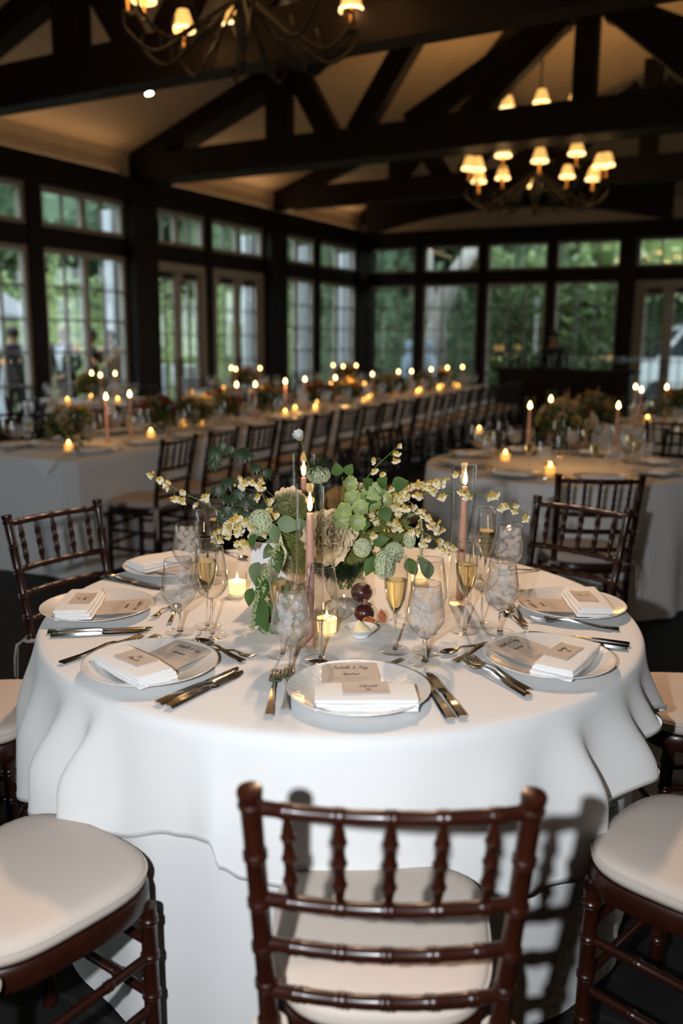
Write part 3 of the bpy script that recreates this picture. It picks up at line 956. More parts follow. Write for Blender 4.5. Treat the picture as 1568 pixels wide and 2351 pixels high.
CUT = {'knife': KNIFE, 'fork': FORK, 'spoon': SPOON, 'knife_s': KNIFE_S, 'fork_s': FORK_S, 'fork_d': FORK_D}
CNAME = {'knife': 'table_knife', 'fork': 'dinner_fork', 'spoon': 'dessert_spoon', 'knife_s': 'table_knife', 'fork_s': 'salad_fork', 'fork_d': 'dessert_fork'}
def lay(kind, tip, tail, label, lift=0.0, tilt=0.0):
    """cutlery between two photo pixels on the cloth: working end at tip, handle end at tail"""
    a, c = at_z(*tip, TZ + .004), at_z(*tail, TZ + .004)
    u = (a - c); L = u.length; mid = (a + c) / 2
    rz = atan2(u.y, u.x) - pi / 2
    base = {'knife': .225, 'fork': .205, 'spoon': .185, 'knife_s': .205, 'fork_s': .19, 'fork_d': .165}[kind]
    s = max(.86, min(1.16, L / base))
    Mx = Matrix.Translation((mid.x, mid.y, TZ + .0008 + lift)) @ Matrix.Rotation(rz, 4, 'Z') @ Matrix.Rotation(tilt, 4, 'X') @ Matrix.Scale(s, 4)
    return place(CNAME[kind], CUT[kind], label, {'k': 'knife', 'f': 'fork', 's': 'spoon'}[kind[0]], Mx, 'cutlery on the round table')

# ---- settings: (where, plate pixel, diner angle, name lines)
SET = [
 ('at the front setting', (823, 1586), 4, ('Edward', 'Le')),
 ('at the front-left setting', (346, 1527), -43, ('Leo', 'Bear-Le')),
 ('at the left edge setting', (224, 1396), -88, ('Troian', 'Le')),
 ('at the back-left setting', (392, 1302), -131, None),
 ('at the front-right setting', (1259, 1512), 50, ('Audrey', 'Le')),
 ('at the right edge setting', (1309, 1391), 94, ('Al', 'Le')),
]
GL['f'] = (.4, [[(.3, .9), (.1, .1)]])
for where, pxy, ang, nm in SET:
    p = at_z(pxy[0], pxy[1], TZ + .012)
    rz = radians(ang)                     # local +Y points to the table centre
    M0 = TR(p.x, p.y, TZ + .0015, rz)
    ob('dinner_plate', PLATE, None, M0, 'white ridged dinner plate ' + where, 'plate', 'dinner plates on the round table')
    if ang == 4:
        n_off, m_off, c_off = (0.01, -.055, .007), (-.012, .048, .0), (.0, -.035, .0)
    else:
        n_off, m_off, c_off = (0.0, -.044, .009), (.0, .050, .0), (.0, -.045, .0)
    MN_ = M0 @ Matrix.Translation(n_off) @ Matrix.Rotation(radians({4: -3, -43: -4, -88: 3, -131: 0, 50: 8, 94: -6}[ang]), 4, 'Z') @ Matrix.Rotation(radians(.6), 4, 'X')
    place('folded_napkin', NAPK, 'white cotton napkin folded in layers on the plate ' + where, 'napkin', MN_, 'napkins on the round table')
    MM = M0 @ Matrix.Translation((m_off[0], m_off[1] - .012, .0125)) @ Matrix.Rotation(radians({4: -1, -43: 6, -88: -2, -131: 2, 50: -5, 94: 4}[ang]), 4, 'Z') @ Matrix.Rotation(radians(4.5), 4, 'X')
    mo = place('menu_card', [('card', MENU, [('lettering', MENU_T)])], 'beige menu card with script heading tucked under the napkin ' + where, 'menu', MM, 'menu cards on the round table')
    if nm:
        MC = MN_ @ Matrix.Translation((.0, .006, .0296)) @ Matrix.Rotation(radians({4: 2, -43: 3, -88: -2, 50: -6, 94: 3}[ang]), 4, 'Z')
        place('name_card', [('card', NAMEC, [('lettering', name_text(*nm))])], 'small beige name card on the napkin ' + where, 'name card', MC, 'name cards on the round table')

S0, S1, S2, S3, S4, S5 = [s[0] for s in SET]
lay('fork', (636, 1535), (615, 1656), 'outer dinner fork left of the plate ' + S0)
lay('fork_s', (664, 1530), (655, 1643), 'inner salad fork partly under the rim of the plate ' + S0)
lay('knife', (965, 1550), (1035, 1652), 'inner table knife right of the plate ' + S0)
lay('knife_s', (988, 1548), (1064, 1648), 'outer table knife right of the plate ' + S0)
lay('spoon', (724, 1524), (845, 1532), 'dessert spoon peeking out behind the plate ' + S0)
lay('fork_d', (914, 1519), (830, 1545), 'dessert fork with tines peeking out behind the plate ' + S0)
lay('knife', (545, 1536), (362, 1617), 'inner table knife right of the plate ' + S1)
lay('knife_s', (558, 1543), (384, 1626), 'outer table knife right of the plate ' + S1)
lay('fork', (330, 1462), (134, 1525), 'outer dinner fork left of the plate ' + S1)
lay('fork_s', (376, 1459), (190, 1527), 'inner salad fork mostly under the plate ' + S1)
lay('spoon', (452, 1473), (560, 1520), 'dessert spoon beside the rim of the plate ' + S1)
lay('fork_d', (575, 1508), (480, 1490), 'dessert fork crossing the spoon beside the plate ' + S1)
lay('knife', (342, 1443), (110, 1452), 'table knife nearest the plate ' + S2)
lay('knife_s', (340, 1449), (112, 1460), 'second table knife just in front of the plate ' + S2)
lay('fork_d', (352, 1418), (400, 1388), 'dessert fork standing clear of the plate ' + S2)
lay('spoon', (408, 1392), (390, 1428), 'dessert spoon with handle end showing beside the goblet ' + S2)
lay('knife', (370, 1353), (235, 1325), 'table knife lying on the cloth ' + S3)
lay('knife_s', (378, 1350), (243, 1321), 'second table knife beside the first ' + S3)
lay('fork', (1040, 1505), (1242, 1614), 'outer dinner fork left of the plate ' + S4)
lay('fork_s', (1068, 1512), (1222, 1596), 'inner salad fork left of the plate ' + S4, .004)
lay('spoon', (1020, 1502), (1115, 1478), 'dessert spoon above the plate ' + S4)
lay('fork_d', (1150, 1470), (1030, 1526), 'dessert fork half under the plate ' + S4)
lay('knife', (1210, 1451), (1445, 1482), 'table knife behind the plate ' + S4)
lay('knife_s', (1225, 1460), (1440, 1490), 'second table knife hidden behind the rim of the plate ' + S4)
lay('fork', (1196, 1420), (1440, 1448), 'dinner fork in front of the plate ' + S5)
lay('fork_s', (1248, 1424), (1400, 1446), 'salad fork crossing the dinner fork in front of the plate ' + S5, .004)
lay('spoon', (1160, 1405), (1200, 1436), 'dessert spoon beside the goblet ' + S5)
lay('fork_d', (1172, 1390), (1206, 1434), 'dessert fork beside the spoon ' + S5)
lay('knife', (1190, 1358), (1385, 1352), 'table knife behind the plate ' + S5)
lay('spoon', (1150, 1316), (1232, 1308), 'dessert spoon lying alone on the far right of the cloth')
lay('spoon', (560, 1282), (520, 1268), 'dessert spoon lying behind the left goblets')

# ---- glasses
def shell(prof, n=40):
    return MB().lathe(prof, n)
def goblet(bowl, stem_r, z_stem, foot_r, fill=None, liquid='water', ice=0, seed=1, inner=.0012):
    """bowl: (r, z) from the stem up to the rim"""
    out = [(r, z) for r, z in bowl]
    inn = [(max(0.0, r - inner), z) for r, z in bowl]
    inn[0] = (0, bowl[0][1] + .002)
    rim_ = MB().tube([((bowl[-1][0] - inner / 2) * cos(2 * pi * k / 40), (bowl[-1][0] - inner / 2) * sin(2 * pi * k / 40), bowl[-1][1] + .0004) for k in range(41)], .0009, 6, cap=False)
    prof = [(0, bowl[0][1])] + out + [(bowl[-1][0] - inner / 2, bowl[-1][1] + .0008)] + inn[::-1]
    parts = [('bowl', shell(prof).mesh('glass_bowl', M['glass'], True, 60))]
    parts[0] = ('bowl', parts[0][1], [('rim', rim_.mesh('glass_rim', M['glass_stem']))])
    sm = MB().lathe([(0, .003), (stem_r * 1.9, .0035), (stem_r * 1.25, .010), (stem_r, .02), (stem_r * .92, z_stem * .55), (stem_r * 1.1, z_stem - .01), (stem_r * 1.8, z_stem), (0, z_stem + .002)], 16)
    parts.append(('stem', sm.mesh('glass_stem', M['glass_stem'])))
    ft = MB().lathe([(0, .0005), (foot_r, .0005), (foot_r + .0008, .0014), (foot_r, .0024), (foot_r * .5, .0042), (stem_r * 1.5, .0065), (0, .0066)], 40)
    parts.append(('foot', ft.mesh('glass_foot', M['glass_foot'], True, 60)))
    if fill:
        w = []
        for (r0, z0), (r1, z1) in zip(bowl, bowl[1:]):
            if z0 < fill:
                w.append((max(0, r0 - inner - .0004), z0 + .0015))
                if z1 >= fill:
                    t = (fill - z0) / (z1 - z0)
                    w.append((r0 + (r1 - r0) * t - inner - .0004, fill))
        rim = w[-1][0]
        lq = MB().lathe([(0, w[0][1])] + w + [(rim * .6, fill - .0006), (0, fill - .0006)], 36)
        parts.append((liquid_name(liquid), lq.mesh('liquid', M[liquid], True, 60)))
        rnd = random.Random(seed)
        for _ in range(ice):
            z = bowl[3][1] + (fill + .003 - bowl[3][1]) * (_ + .5) / ice
            rr = .0
            for (r0, z0), (r1, z1) in zip(bowl, bowl[1:]):
                if z0 <= z <= z1: rr = r0 + (r1 - r0) * (z - z0) / (z1 - z0)
            e = rnd.uniform(.008, .0125)
            q = max(0, rr - e * 1.25)
            a = rnd.uniform(0, 2 * pi); q *= sqrt(rnd.random())
            R_ = Matrix.Rotation(rnd.uniform(0, 6), 4, Vector((rnd.random(), rnd.random(), rnd.random() + .1)).normalized())
            mb = MB()
            mb.box((0, 0, 0), (e * 1.5, e * 1.3, e * 1.4), R_)
            bmx = bmesh.new(); me = mb.mesh('ice', M['ice'], True, 30)
            bmx.from_mesh(me); bmesh.ops.bevel(bmx, geom=bmx.edges[:], offset=e * .22, segments=2, affect='EDGES', profile=.6); bmx.to_mesh(me); bmx.free()
            parts.append(('ice_cube', me, None, Matrix.Translation((q * cos(a), q * sin(a), z))))
    return parts
def liquid_name(l): return {'water': 'water', 'champagne': 'sparkling_wine'}[l]
WB = [(.006, .060), (.014, .064), (.027, .077), (.039, .093), (.0450, .104), (.0462, .112), (.0452, .121), (.0415, .148), (.0376, .174), (.0345, .196)]
NB = [(.006, .098), (.015, .101), (.029, .112), (.039, .126), (.0435, .141), (.0430, .155), (.0395, .185), (.0355, .212), (.0325, .234)]
FB = [(.004, .096), (.009, .101), (.017, .115), (.0235, .134), (.0275, .157), (.0292, .180), (.0288, .200), (.0268, .225), (.0245, .245)]
WATERS = [goblet(WB, .0048, .060, .0385, .180, 'water', 20, s_) for s_ in (3, 11)]
WATER_E = goblet(WB, .0048, .060, .0385, .172, 'water', 7, 5)
WINE = goblet(NB, .0034, .098, .042)
FLUTE = goblet(FB, .0032, .096, .038, .182, 'champagne')
def glass(kind, xy, label, s=1.0):
    p = at_z(xy[0], xy[1], TZ)
    parts = {'water': WATERS[int(xy[0]) % 2], 'water_e': WATER_E, 'wine': WINE, 'flute': FLUTE}[kind]
    nm, ct = {'water': ('water_goblet', 'glass'), 'water_e': ('water_goblet', 'glass'), 'wine': ('wine_glass', 'glass'), 'flute': ('champagne_flute', 'glass')}[kind]
    place(nm, parts, label, ct, TR(p.x, p.y, TZ + .001, xy[0] * .7, s), 'glasses on the round table')
glass('water', (668, 1540), 'stemmed goblet of iced water ' + S0)
glass('flute', (648, 1505), 'champagne flute behind the iced-water goblet ' + S0)
glass('wine', (736, 1516), 'empty wine glass in front of the pink candle ' + S0)
glass('water_e', (413, 1453), 'water goblet with little ice at the left ' + S1)
glass('wine', (487, 1459), 'empty wine glass to the right of the left goblet ' + S1)
glass('flute', (476, 1440), 'champagne flute standing behind the empty wine glass on the left')
glass('water', (974, 1522), 'goblet of iced water in front, right of the butter dish')
glass('wine', (982, 1496), 'empty wine glass hidden behind the goblet right of the butter dish')
glass('flute', (906, 1495), 'champagne flute nearest the butter dish, half full of sparkling wine')
glass('water', (1147, 1453), 'goblet of iced water ' + S4)
glass('flute', (1066, 1450), 'champagne flute left of the goblet ' + S4)
glass('wine', (1105, 1436), 'empty wine glass between the flute and goblet ' + S4)
glass('water', (432, 1345), 'iced-water goblet farthest back on the left side')
glass('wine', (478, 1338), 'empty wine glass behind the left goblets')
glass('flute', (500, 1318), 'tall flute at the back left, beside the yellow orchids')
glass('water', (1166, 1343), 'iced-water goblet farthest back on the right side')
glass('flute', (1112, 1350), 'champagne flute at the back right behind the goblets')
glass('wine', (1102, 1325), 'tall empty wine glass at the back right beside the hurricane candle')

# ---- candles
def flame_mesh(h, r, m):
    prof = [(0, 0), (r * .55, h * .06), (r * .95, h * .2), (r, h * .32), (r * .82, h * .5), (r * .5, h * .72), (r * .2, h * .9), (0, h)]
    return MB().lathe(prof, 12).mesh('flame', m)
FLAME = flame_mesh(.048, .0062, M['flame'])
FLAME_S = flame_mesh(.018, .0042, M['flame'])
def candle_light(p, w, r=.012, col=(1.0, .60, .24)):
    l = bpy.data.lights.new('candle_glow', 'POINT'); l.energy = w; l.color = col; l.shadow_soft_size = r
    o = bpy.data.objects.new('candle_glow', l); COL.objects.link(o); o.location = p
HUR = MB().lathe([(0, 0), (.0335, 0), (.0345, .003), (.0348, .41), (.0335, .412), (.0328, .41), (.0325, .012), (0, .010)], 40).mesh('hurricane_cylinder', M['hurricane'], True, 60)
def hurricane(xy, h_candle, label1, label2, watt=.28, lean=0.0):
    p = at_z(xy[0], xy[1], TZ)
    ob('hurricane_vase', HUR, None, TR(p.x, p.y, TZ + .001), label1, 'candle holder', 'hurricane cylinders on the round table')
    t = thing('taper_candle', label2, 'candle', TR(p.x, p.y, TZ + .012) @ Matrix.Rotation(lean, 4, 'Y'), 'taper candles on the round table')
    hc = h_candle
    ob('wax', MB().lathe([(0, 0), (.0115, 0), (.0112, hc * .5), (.0085, hc - .004), (.0075, hc), (.003, hc - .001), (0, hc - .0015)], 20).mesh('taper', M['wax_pink']), t)
    ob('wick', MB().tube([(0, 0, hc - .002), (.0003, 0, hc + .008)], .0007, 5).mesh('wick', M['wick']), t)
    ob('flame', FLAME, t, Matrix.Translation((0, 0, hc + .005)))
    ob('candle_socket', MB().lathe([(.0125, 0), (.017, .0), (.0165, .006), (.0125, .014)], 16).mesh('candle_socket', M['hurricane']), t)
    candle_light((p.x, p.y, TZ + .012 + hc + .03), watt)
hurricane((711, 1490), .332, 'clear hurricane cylinder in front of the cream peony', 'pink taper candle burning in front of the cream peony')
hb_ = at_y(694, 1052, 2.66)
def hpix(Y, x):  # pixel on the cloth for a given distance
    lo, hi = 1240, 1700
    for _ in range(40):
        m_ = (lo + hi) / 2
        if at_z(x, m_, TZ).y > Y: lo = m_
        else: hi = m_
    return (x, lo)
hurricane(hpix(2.66, 697), .325, 'clear hurricane cylinder at the back beside the white cosmos', 'pink taper candle at the back beside the white cosmos')
hurricane((1055, 1385), .335, 'clear hurricane cylinder on the right between the orchid sprays and glasses', 'pink taper candle on the right side of the table', lean=radians(.6))
VOT = MB().lathe([(0, 0), (.026, 0), (.0275, .003), (.0300, .066), (.0290, .067), (.0262, .0065), (0, .006)], 32).mesh('votive_glass', M['hurricane'], True, 60)
VWAX = MB().lathe([(0, .007), (.0252, .007), (.0272, .042), (.026, .043), (0, .0415)], 28).mesh('votive_wax', M['wax'])
def votive(p, label, watt=.22, lit=True):
    t = thing('votive_candle', label, 'candle', TR(p.x, p.y, TZ + .001), 'votive candles on the round table')
    ob('glass_cup', VOT, t); ob('wax', VWAX, t)
    ob('wick', MB().tube([(0, 0, .041), (.0002, 0, .047)], .0006, 5).mesh('wick', M['wick']), t)
    ob('flame', FLAME_S, t, Matrix.Translation((0, 0, .045)))
    candle_light((p.x, p.y, TZ + .075), watt, .010)
votive(at_z(545, 1366, TZ), 'glowing glass votive left of the trailing leaves')
votive(at_z(750, 1455, TZ), 'glowing glass votive behind the front wine glass')
votive(at_z(962, 1337, TZ), 'glowing glass votive at the back right behind the flute')
# clear tumbler by the front candle
pt = at_z(692, 1480, TZ)

# ---- butter dish
bp_ = at_z(828, 1462, TZ)
ob('butter_dish', MB().lathe([(0, .0), (.021, .0), (.022, .004), (.020, .006), (.033, .014), (.0425, .0265), (.0435, .027), (.0425, .0255), (.032, .0165), (.018, .0095), (0, .0085)], 40).mesh('butter_dish', M['porcelain'], True, 0),
   None, TR(bp_.x, bp_.y, TZ + .001), 'small round white dish holding butter near the table centre', 'dish')
M['butter'] = mat('butter', (.86, .72, .42), .45, sss=.2, bump=.3, bscale=40, stretch=(1, 6, 1))
def butter():
    mb = MB()
    def f(u, v):
        a = 2 * pi * u
        x = .025 * v * cos(a); y = .018 * v * sin(a)
        h = .030 * (1 - v * v) ** .8 if v < 1 else 0
        pk = .014 * math.exp(-(((x + .008) / .009) ** 2 + (y / .010) ** 2))
        rp = .0011 * sin((x * .7 + y) * 900) * (1 - v)
        return (x - pk * .15, y, .0 + h * .72 + pk + rp)
    mb.grid(f, 36, 14, wrap=True)
    return mb.mesh('butter', M['butter'], True, 0)
ob('butter', butter(), None, TR(bp_.x + .004, bp_.y, TZ + .011), 'swirled mound of pale butter in the small white dish', 'butter')

# ---- fruit
M['plum'] = mat('mangosteen_skin', (.050, .010, .012), .33, var=.5, scale=7, bump=.05, bscale=40, coat=.15)
M['calyx'] = mat('dry_calyx', (.22, .13, .06), .7, var=.3, scale=30)
M['fig_skin'] = mat('fig_skin', (.045, .018, .028), .5, var=.4, scale=12)
M['fig_flesh'] = mat('fig_flesh', (.46, .13, .045), .4, var=.6, scale=220, bump=.5, bscale=260)
M['fig_rim'] = mat('fig_rim', (.66, .45, .22), .6)
def fruit_parts(r, top):
    body = MB().ball((0, 0, r * .93), r, 28, 18, sc=(1.04, 1.04, .93))
    parts = [('fruit_body', body.mesh('fruit_body', M['plum']))]
    if top:
        for k in range(4):
            mb = MB(); a = k * pi / 2 + .3
            def f(u, v, a=a):
                w = .45 * sin(pi * min(1, u * .9 + .12)) * (v - .5) * 2
                ph = .10 + .62 * u
                aa = a + w
                q = r * (1.03 + .05 * u)
                return (q * sin(ph) * cos(aa) * 1.04, q * sin(ph) * sin(aa) * 1.04, r * .93 + q * cos(ph) * .95 + .002 + .003 * u * u)
            mb.grid(f, 8, 6)
            parts.append(('calyx', mb.mesh('calyx', M['calyx'])))
        parts.append(('stalk', MB().tube([(0, 0, 1.82 * r), (.002, .001, 2.15 * r), (.005, .002, 2.3 * r)], [.006, .0055, .007], 10).mesh('stalk', M['calyx'])))
    return parts
p1 = at_z(830, 1382, TZ); place('plum', fruit_parts(.031, False), 'large dark red plum beside the glass vase', 'fruit', TR(p1.x, p1.y, TZ + .001))
p2 = at_z(836, 1428, TZ); place('mangosteen', fruit_parts(.0265, True), 'purple mangosteen with leafy crown in front of the plum', 'fruit', TR(p2.x, p2.y, TZ + .001, .4))
p3 = at_z(612, 1443, TZ); place('plum', fruit_parts(.026, False), 'small dark plum under the trailing green leaves', 'fruit', TR(p3.x, p3.y, TZ + .001, .4))
def fig_half(r):
    sk = MB(); fl_ = MB(); rm = MB()
    def pear(u): return r * (sin(pi * min(1, max(0, u))) ** .75) * (1.0 - .35 * u)
    sk.grid(lambda u, v: (pear(u) * cos(pi + pi * v), (u - .42) * 2.3 * r, pear(u) * sin(pi + pi * v) * .9), 12, 12)
    rm.grid(lambda u, v: (pear(u) * (1 - 2 * v), (u - .42) * 2.3 * r, .0), 12, 8)
    fl_.grid(lambda u, v: (pear(u) * .8 * (1 - 2 * v), (u * .84 + .05 - .42) * 2.3 * r, .0012 + .0018 * sin(pi * v) * sin(pi * u)), 12, 10)
    return [('skin', sk.mesh('fig_skin', M['fig_skin'])), ('cut_rim', rm.mesh('fig_rim', M['fig_rim'])), ('flesh', fl_.mesh('fig_flesh', M['fig_flesh']))]
FIG = fig_half(.019)
p4 = at_z(877, 1432, TZ)
place('halved_fig', FIG, 'halved fig with its cut face up-right, right of the mangosteen', 'fruit', Matrix.Translation((p4.x, p4.y, TZ + .018)) @ Matrix.Rotation(radians(20), 4, 'Z') @ Matrix.Rotation(radians(65), 4, 'X'), 'fig halves')
p5 = at_z(846, 1438, TZ)
place('halved_fig', FIG, 'halved fig lying between the butter dish and the mangosteen', 'fruit', Matrix.Translation((p5.x, p5.y, TZ + .015)) @ Matrix.Rotation(radians(-80), 4, 'Z') @ Matrix.Rotation(radians(35), 4, 'Y'), 'fig halves')
p6 = at_z(606, 1425, TZ)
place('halved_fig', FIG, 'halved fig resting against the small plum under the leaves', 'fruit', Matrix.Translation((p6.x, p6.y + .03, TZ + .052)) @ Matrix.Rotation(radians(40), 4, 'X'), 'fig halves')

# ------------------------------------------------------------------ chairs with turned bamboo-style rails
def bamboo(mb, path, r, rings, n=12, taper=1.0, ring_h=.0028, mi=0):
    """tube along a polyline with raised double rings at the given fractions of its length"""
    path = [Vector(p) for p in path]
    seg = [0.0]
    for a, c in zip(path, path[1:]): seg.append(seg[-1] + (c - a).length)
    L = seg[-1]
    def pos(t):
        d = t * L
        for i in range(len(path) - 1):
            if d <= seg[i + 1] + 1e-9:
                k = (d - seg[i]) / max(1e-9, seg[i + 1] - seg[i])
                return path[i].lerp(path[i + 1], k)
        return path[-1]
    ts = [(0.0, 0), (1.0, 0)] + [(s_ / L, 0) for s_ in seg[1:-1]]
    w = .0045 / L
    for c in rings:
        for o, h in ((-2.6, -.25), (-1.7, 0.2), (-1.0, 1), (-.2, .35), (.2, .35), (1.0, 1), (1.7, .2), (2.6, -.25)):
            ts.append((min(1, max(0, c + o * w)), h))
    ts.sort()
    pts, rad = [], []
    for t, h in ts:
        if pts and (pos(t) - pts[-1]).length < 1e-5: continue
        pts.append(pos(t)); rad.append(r * (1 + (taper - 1) * t) + ring_h * h)
    mb.tube(pts, rad, n, mi=mi)
def spindle(mb, a, c, n=10):
    a, c = Vector(a), Vector(c)
    pr = [(0, .006), (.05, .0062), (.14, .0088), (.22, .0100), (.245, .0122), (.27, .0100), (.36, .0080), (.46, .0098), (.49, .0122), (.52, .0098), (.62, .0080), (.72, .0100), (.75, .0122), (.78, .0100), (.88, .0070), (1, .0056)]
    mb.tube([a.lerp(c, t) for t, _ in pr], [r for _, r in pr], n)
def seat_outline(k=1.0, n=40, dy=0.0):
    out = []
    for i in range(n):
        a = 2 * pi * i / n
        cx, cy = cos(a), sin(a)
        ex = 2 / 3.4
        x = abs(cx) ** ex * (1 if cx >= 0 else -1); y = abs(cy) ** ex * (1 if cy >= 0 else -1)
        yy = y * .208
        w = .178 + (yy + .208) / .416 * .034
        out.append((x * w * k, yy * k + dy))
    return out
def chair_parts(wood, n=12):
    P = []
    zt = .905
    for s in (-1, 1):
        mb = MB()
        path = [(s * .172, -.165, 0), (s * .178, -.190, .22), (s * .180, -.198, .45), (s * .1835, -.207, .55), (s * .1955, -.272, .876)]
        bamboo(mb, path, .0158, [.12, .27, .42, .53, .615, .70, .80, .90], n)
        # turned finial
        tp = Vector(path[-1]); d = (tp - Vector(path[-2])).normalized()
        pr = [(-.004, .0158), (.000, .0190), (.004, .0190), (.007, .0150), (.011, .0150), (.016, .0182), (.022, .0190), (.027, .0182), (.0285, .0150), (.0275, .0110), (.027, .002)]
        mb.tube([tp + d * t for t, _ in pr], [r for _, r in pr], n)
        P.append(('back_post', mb.mesh('back_post', wood, True, 50)))
    def bp(z):  # post centre at height z
        if z < .55: t = (z - .45) / .10; return .180 + .0035 * t, -.198 - .009 * t
        t = (z - .55) / .335; return .1835 + .012 * t, -.207 - .065 * t
    fr = [.13, .315, .5, .685, .87]
    for z in (.872, .708, .622, .528):
        mb = MB(); x, y = bp(z)
        path = [(x * (2 * t - 1), y - .024 * (1 - (2 * t - 1) ** 2), z - .0) for t in [i / 10 for i in range(11)]]
        bamboo(mb, path, .0112, fr, n, ring_h=.0018)
        P.append(('back_rail', mb.mesh('back_rail', wood, True, 50)))
    for f in fr:
        a = []
        for z in (.865, .714):
            x, y = bp(z); u = 2 * f - 1
            a.append((x * u, y - .024 * (1 - u * u), z))
        mb = MB(); spindle(mb, a[0], a[1], max(8, n - 2))
        P.append(('spindle', mb.mesh('spindle', wood)))
    # seat frame and cushion
    mb = MB()
    o = seat_outline(1.0)
    rings = [(.985, .402), (1.0, .408), (1.0, .440), (.975, .448)]
    N = len(o)
    for k, z in rings: mb.v.extend([(x * k, y * k, z) for x, y in o])
    for i in range(len(rings) - 1):
        for k in range(N):
            mb.f.append((i * N + k, i * N + (k + 1) % N, (i + 1) * N + (k + 1) % N, (i + 1) * N + k)); mb.m.append(0)
    mb.f.append(tuple(reversed(range(N)))); mb.f.append(tuple((len(rings) - 1) * N + k for k in range(N))); mb.m += [0, 0]
    P.append(('seat_frame', mb.mesh('seat_frame', wood)))
    mb = MB()
    o = seat_outline(.985, 48)
    N = len(o)
    rings = [(.90, .449), (.975, .451), (1.0, .462), (1.002, .472), (.985, .483), (.95, .4895), (.85, .4935), (.6, .496), (.3, .497)]
    for k, z in rings: mb.v.extend([(x * k, y * k, z) for x, y in o])
    mb.v.append((0, 0, .4975))
    for i in range(len(rings) - 1):
        for k in range(N):
            mb.f.append((i * N + k, i * N + (k + 1) % N, (i + 1) * N + (k + 1) % N, (i + 1) * N + k)); mb.m.append(0)
    for k in range(N):
        mb.f.append(((len(rings) - 1) * N + k, (len(rings) - 1) * N + (k + 1) % N, len(mb.v) - 1)); mb.m.append(0)
    pip = MB()
    loop = [(x * 1.0, y * 1.0, .4775) for x, y in o]; loop.append(loop[0])
    pip.tube(loop, .0028, 6, cap=False)
    P.append(('cushion', mb.mesh('cushion', M['cushion'], True, 0), [('piping', pip.mesh('piping', M['piping']))]))
    for s in (-1, 1):
        mb = MB()
        x, y = s * .179, -.200
        for q in range(2):
            loop = [(x + .024 * cos(a) * s, y + .024 * sin(a), .462 - .006 * q) for a in [i * pi / 6 for i in range(13)]]
            mb.tube(loop, .0045, 6, flat=.5)
        mb.tube([(x + .02 * s, y - .014, .46), (x + .036 * s, y - .03, .44), (x + .040 * s, y - .034, .36), (x + .046 * s, y - .036, .27)], [.006, .0065, .006, .004], 6, flat=.35)
        mb.tube([(x + .02 * s, y - .014, .46), (x + .048 * s, y - .022, .445), (x + .058 * s, y - .022, .40), (x + .06 * s, y - .024, .33)], [.006, .0065, .006, .004], 6, flat=.35)
        P.append(('cushion_tie', mb.mesh('cushion_tie', M['piping'])))
    for s in (-1, 1):
        mb = MB(); bamboo(mb, [(s * .176, .163, 0), (s * .176, .160, .405)], .0172, [.25, .5, .72, .92], n)
        P.append(('leg', mb.mesh('front_leg', wood, True, 50)))
        for z in (.17, .29):
            mb = MB(); yb = -.165 - .025 * z / .22
            bamboo(mb, [(s * .176, yb, z), (s * .176, .162, z)], .0105, [.3, .7], n, ring_h=.0018)
            P.append(('stretcher', mb.mesh('stretcher', wood, True, 50)))
    for y, z in ((.162, .20), (.162, .32), (-.192, .23)):
        mb = MB(); bamboo(mb, [(-.176, y, z), (.176, y, z)], .0105, [.3, .7], n, ring_h=.0018)
        P.append(('stretcher', mb.mesh('stretcher', wood, True, 50)))
    return P
CHAIR = chair_parts(M['wood'], 14)
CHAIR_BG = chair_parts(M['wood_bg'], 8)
def chair(x, y, face, label, group, parts=None):
    """face: direction the sitter looks, radians from +Y towards +X"""
    return place('banquet_chair', parts or CHAIR, label, 'chair', TR(x, y, 0, -face), group)
def chair_at(ang, r_seat, label, jitter=0.0, parts=None):
    a = radians(ang)
    x, y = TC.x + r_seat * sin(a), TC.y - r_seat * cos(a)
    return chair(x, y, -a + jitter, label, 'chairs around the front round table', parts)
chair(.078, 1.382, radians(1.2), 'mahogany turned-spindle chair seen from behind in the foreground', 'chairs around the front round table')
chair_at(-35.3, 1.065, 'mahogany chair at the bottom left with its cream cushion under the cloth edge')
chair_at(-86, 1.06, 'mahogany chair at the left border, only part of its cushion visible')
chair_at(-125.5, 1.025, 'mahogany chair with backrest showing beyond the left rim of the round table')
chair_at(45, 1.08, 'mahogany chair at the bottom right with its cream cushion beside the cloth folds')
chair_at(92, 1.07, 'mahogany chair at the right border, half hidden behind the cloth folds')
chair_at(135.5, 1.06, 'mahogany chair with backrest showing beyond the right rim of the round table')

# ------------------------------------------------------------------ centrepiece flowers
rnd = random.Random(7)
M['leaf'] = mat('leaf_green', (.085, .17, .045), .5, var=.35, scale=30, translucent=.25)
M['leaf_pale'] = mat('leaf_grey_green', (.17, .25, .13), .55, var=.3, scale=35, translucent=.2)
M['leaf_dark'] = mat('maple_dark_green', (.028, .055, .022), .45, var=.4, scale=25, translucent=.15)
M['stem'] = mat('green_stem', (.16, .22, .05), .5)
M['twig'] = mat('reddish_twig', (.10, .045, .035), .6)
M['orchid'] = mat('orchid_cream', (.88, .82, .60), .5, var=.15, scale=90, translucent=.25)
M['orchid_y'] = mat('orchid_yellow', (.72, .50, .10), .5, var=.3, scale=120, translucent=.2)
M['viburnum'] = mat('viburnum_green', (.72, .80, .54), .55, var=.15, scale=150, translucent=.2)
M['hellebore'] = mat('hellebore_green', (.42, .52, .20), .5, var=.3, scale=40, translucent=.25)
M['peony'] = mat('peony_cream', (.93, .79, .57), .55, var=.10, scale=30, translucent=.25)
M['cosmos'] = mat('cosmos_white', (.86, .85, .87), .5, translucent=.25)
M['pollen'] = mat('pollen_yellow', (.72, .50, .06), .7, bump=.6, bscale=300)
M['moss'] = mat('moss_green', (.24, .27, .07), .8, var=.6, scale=60)
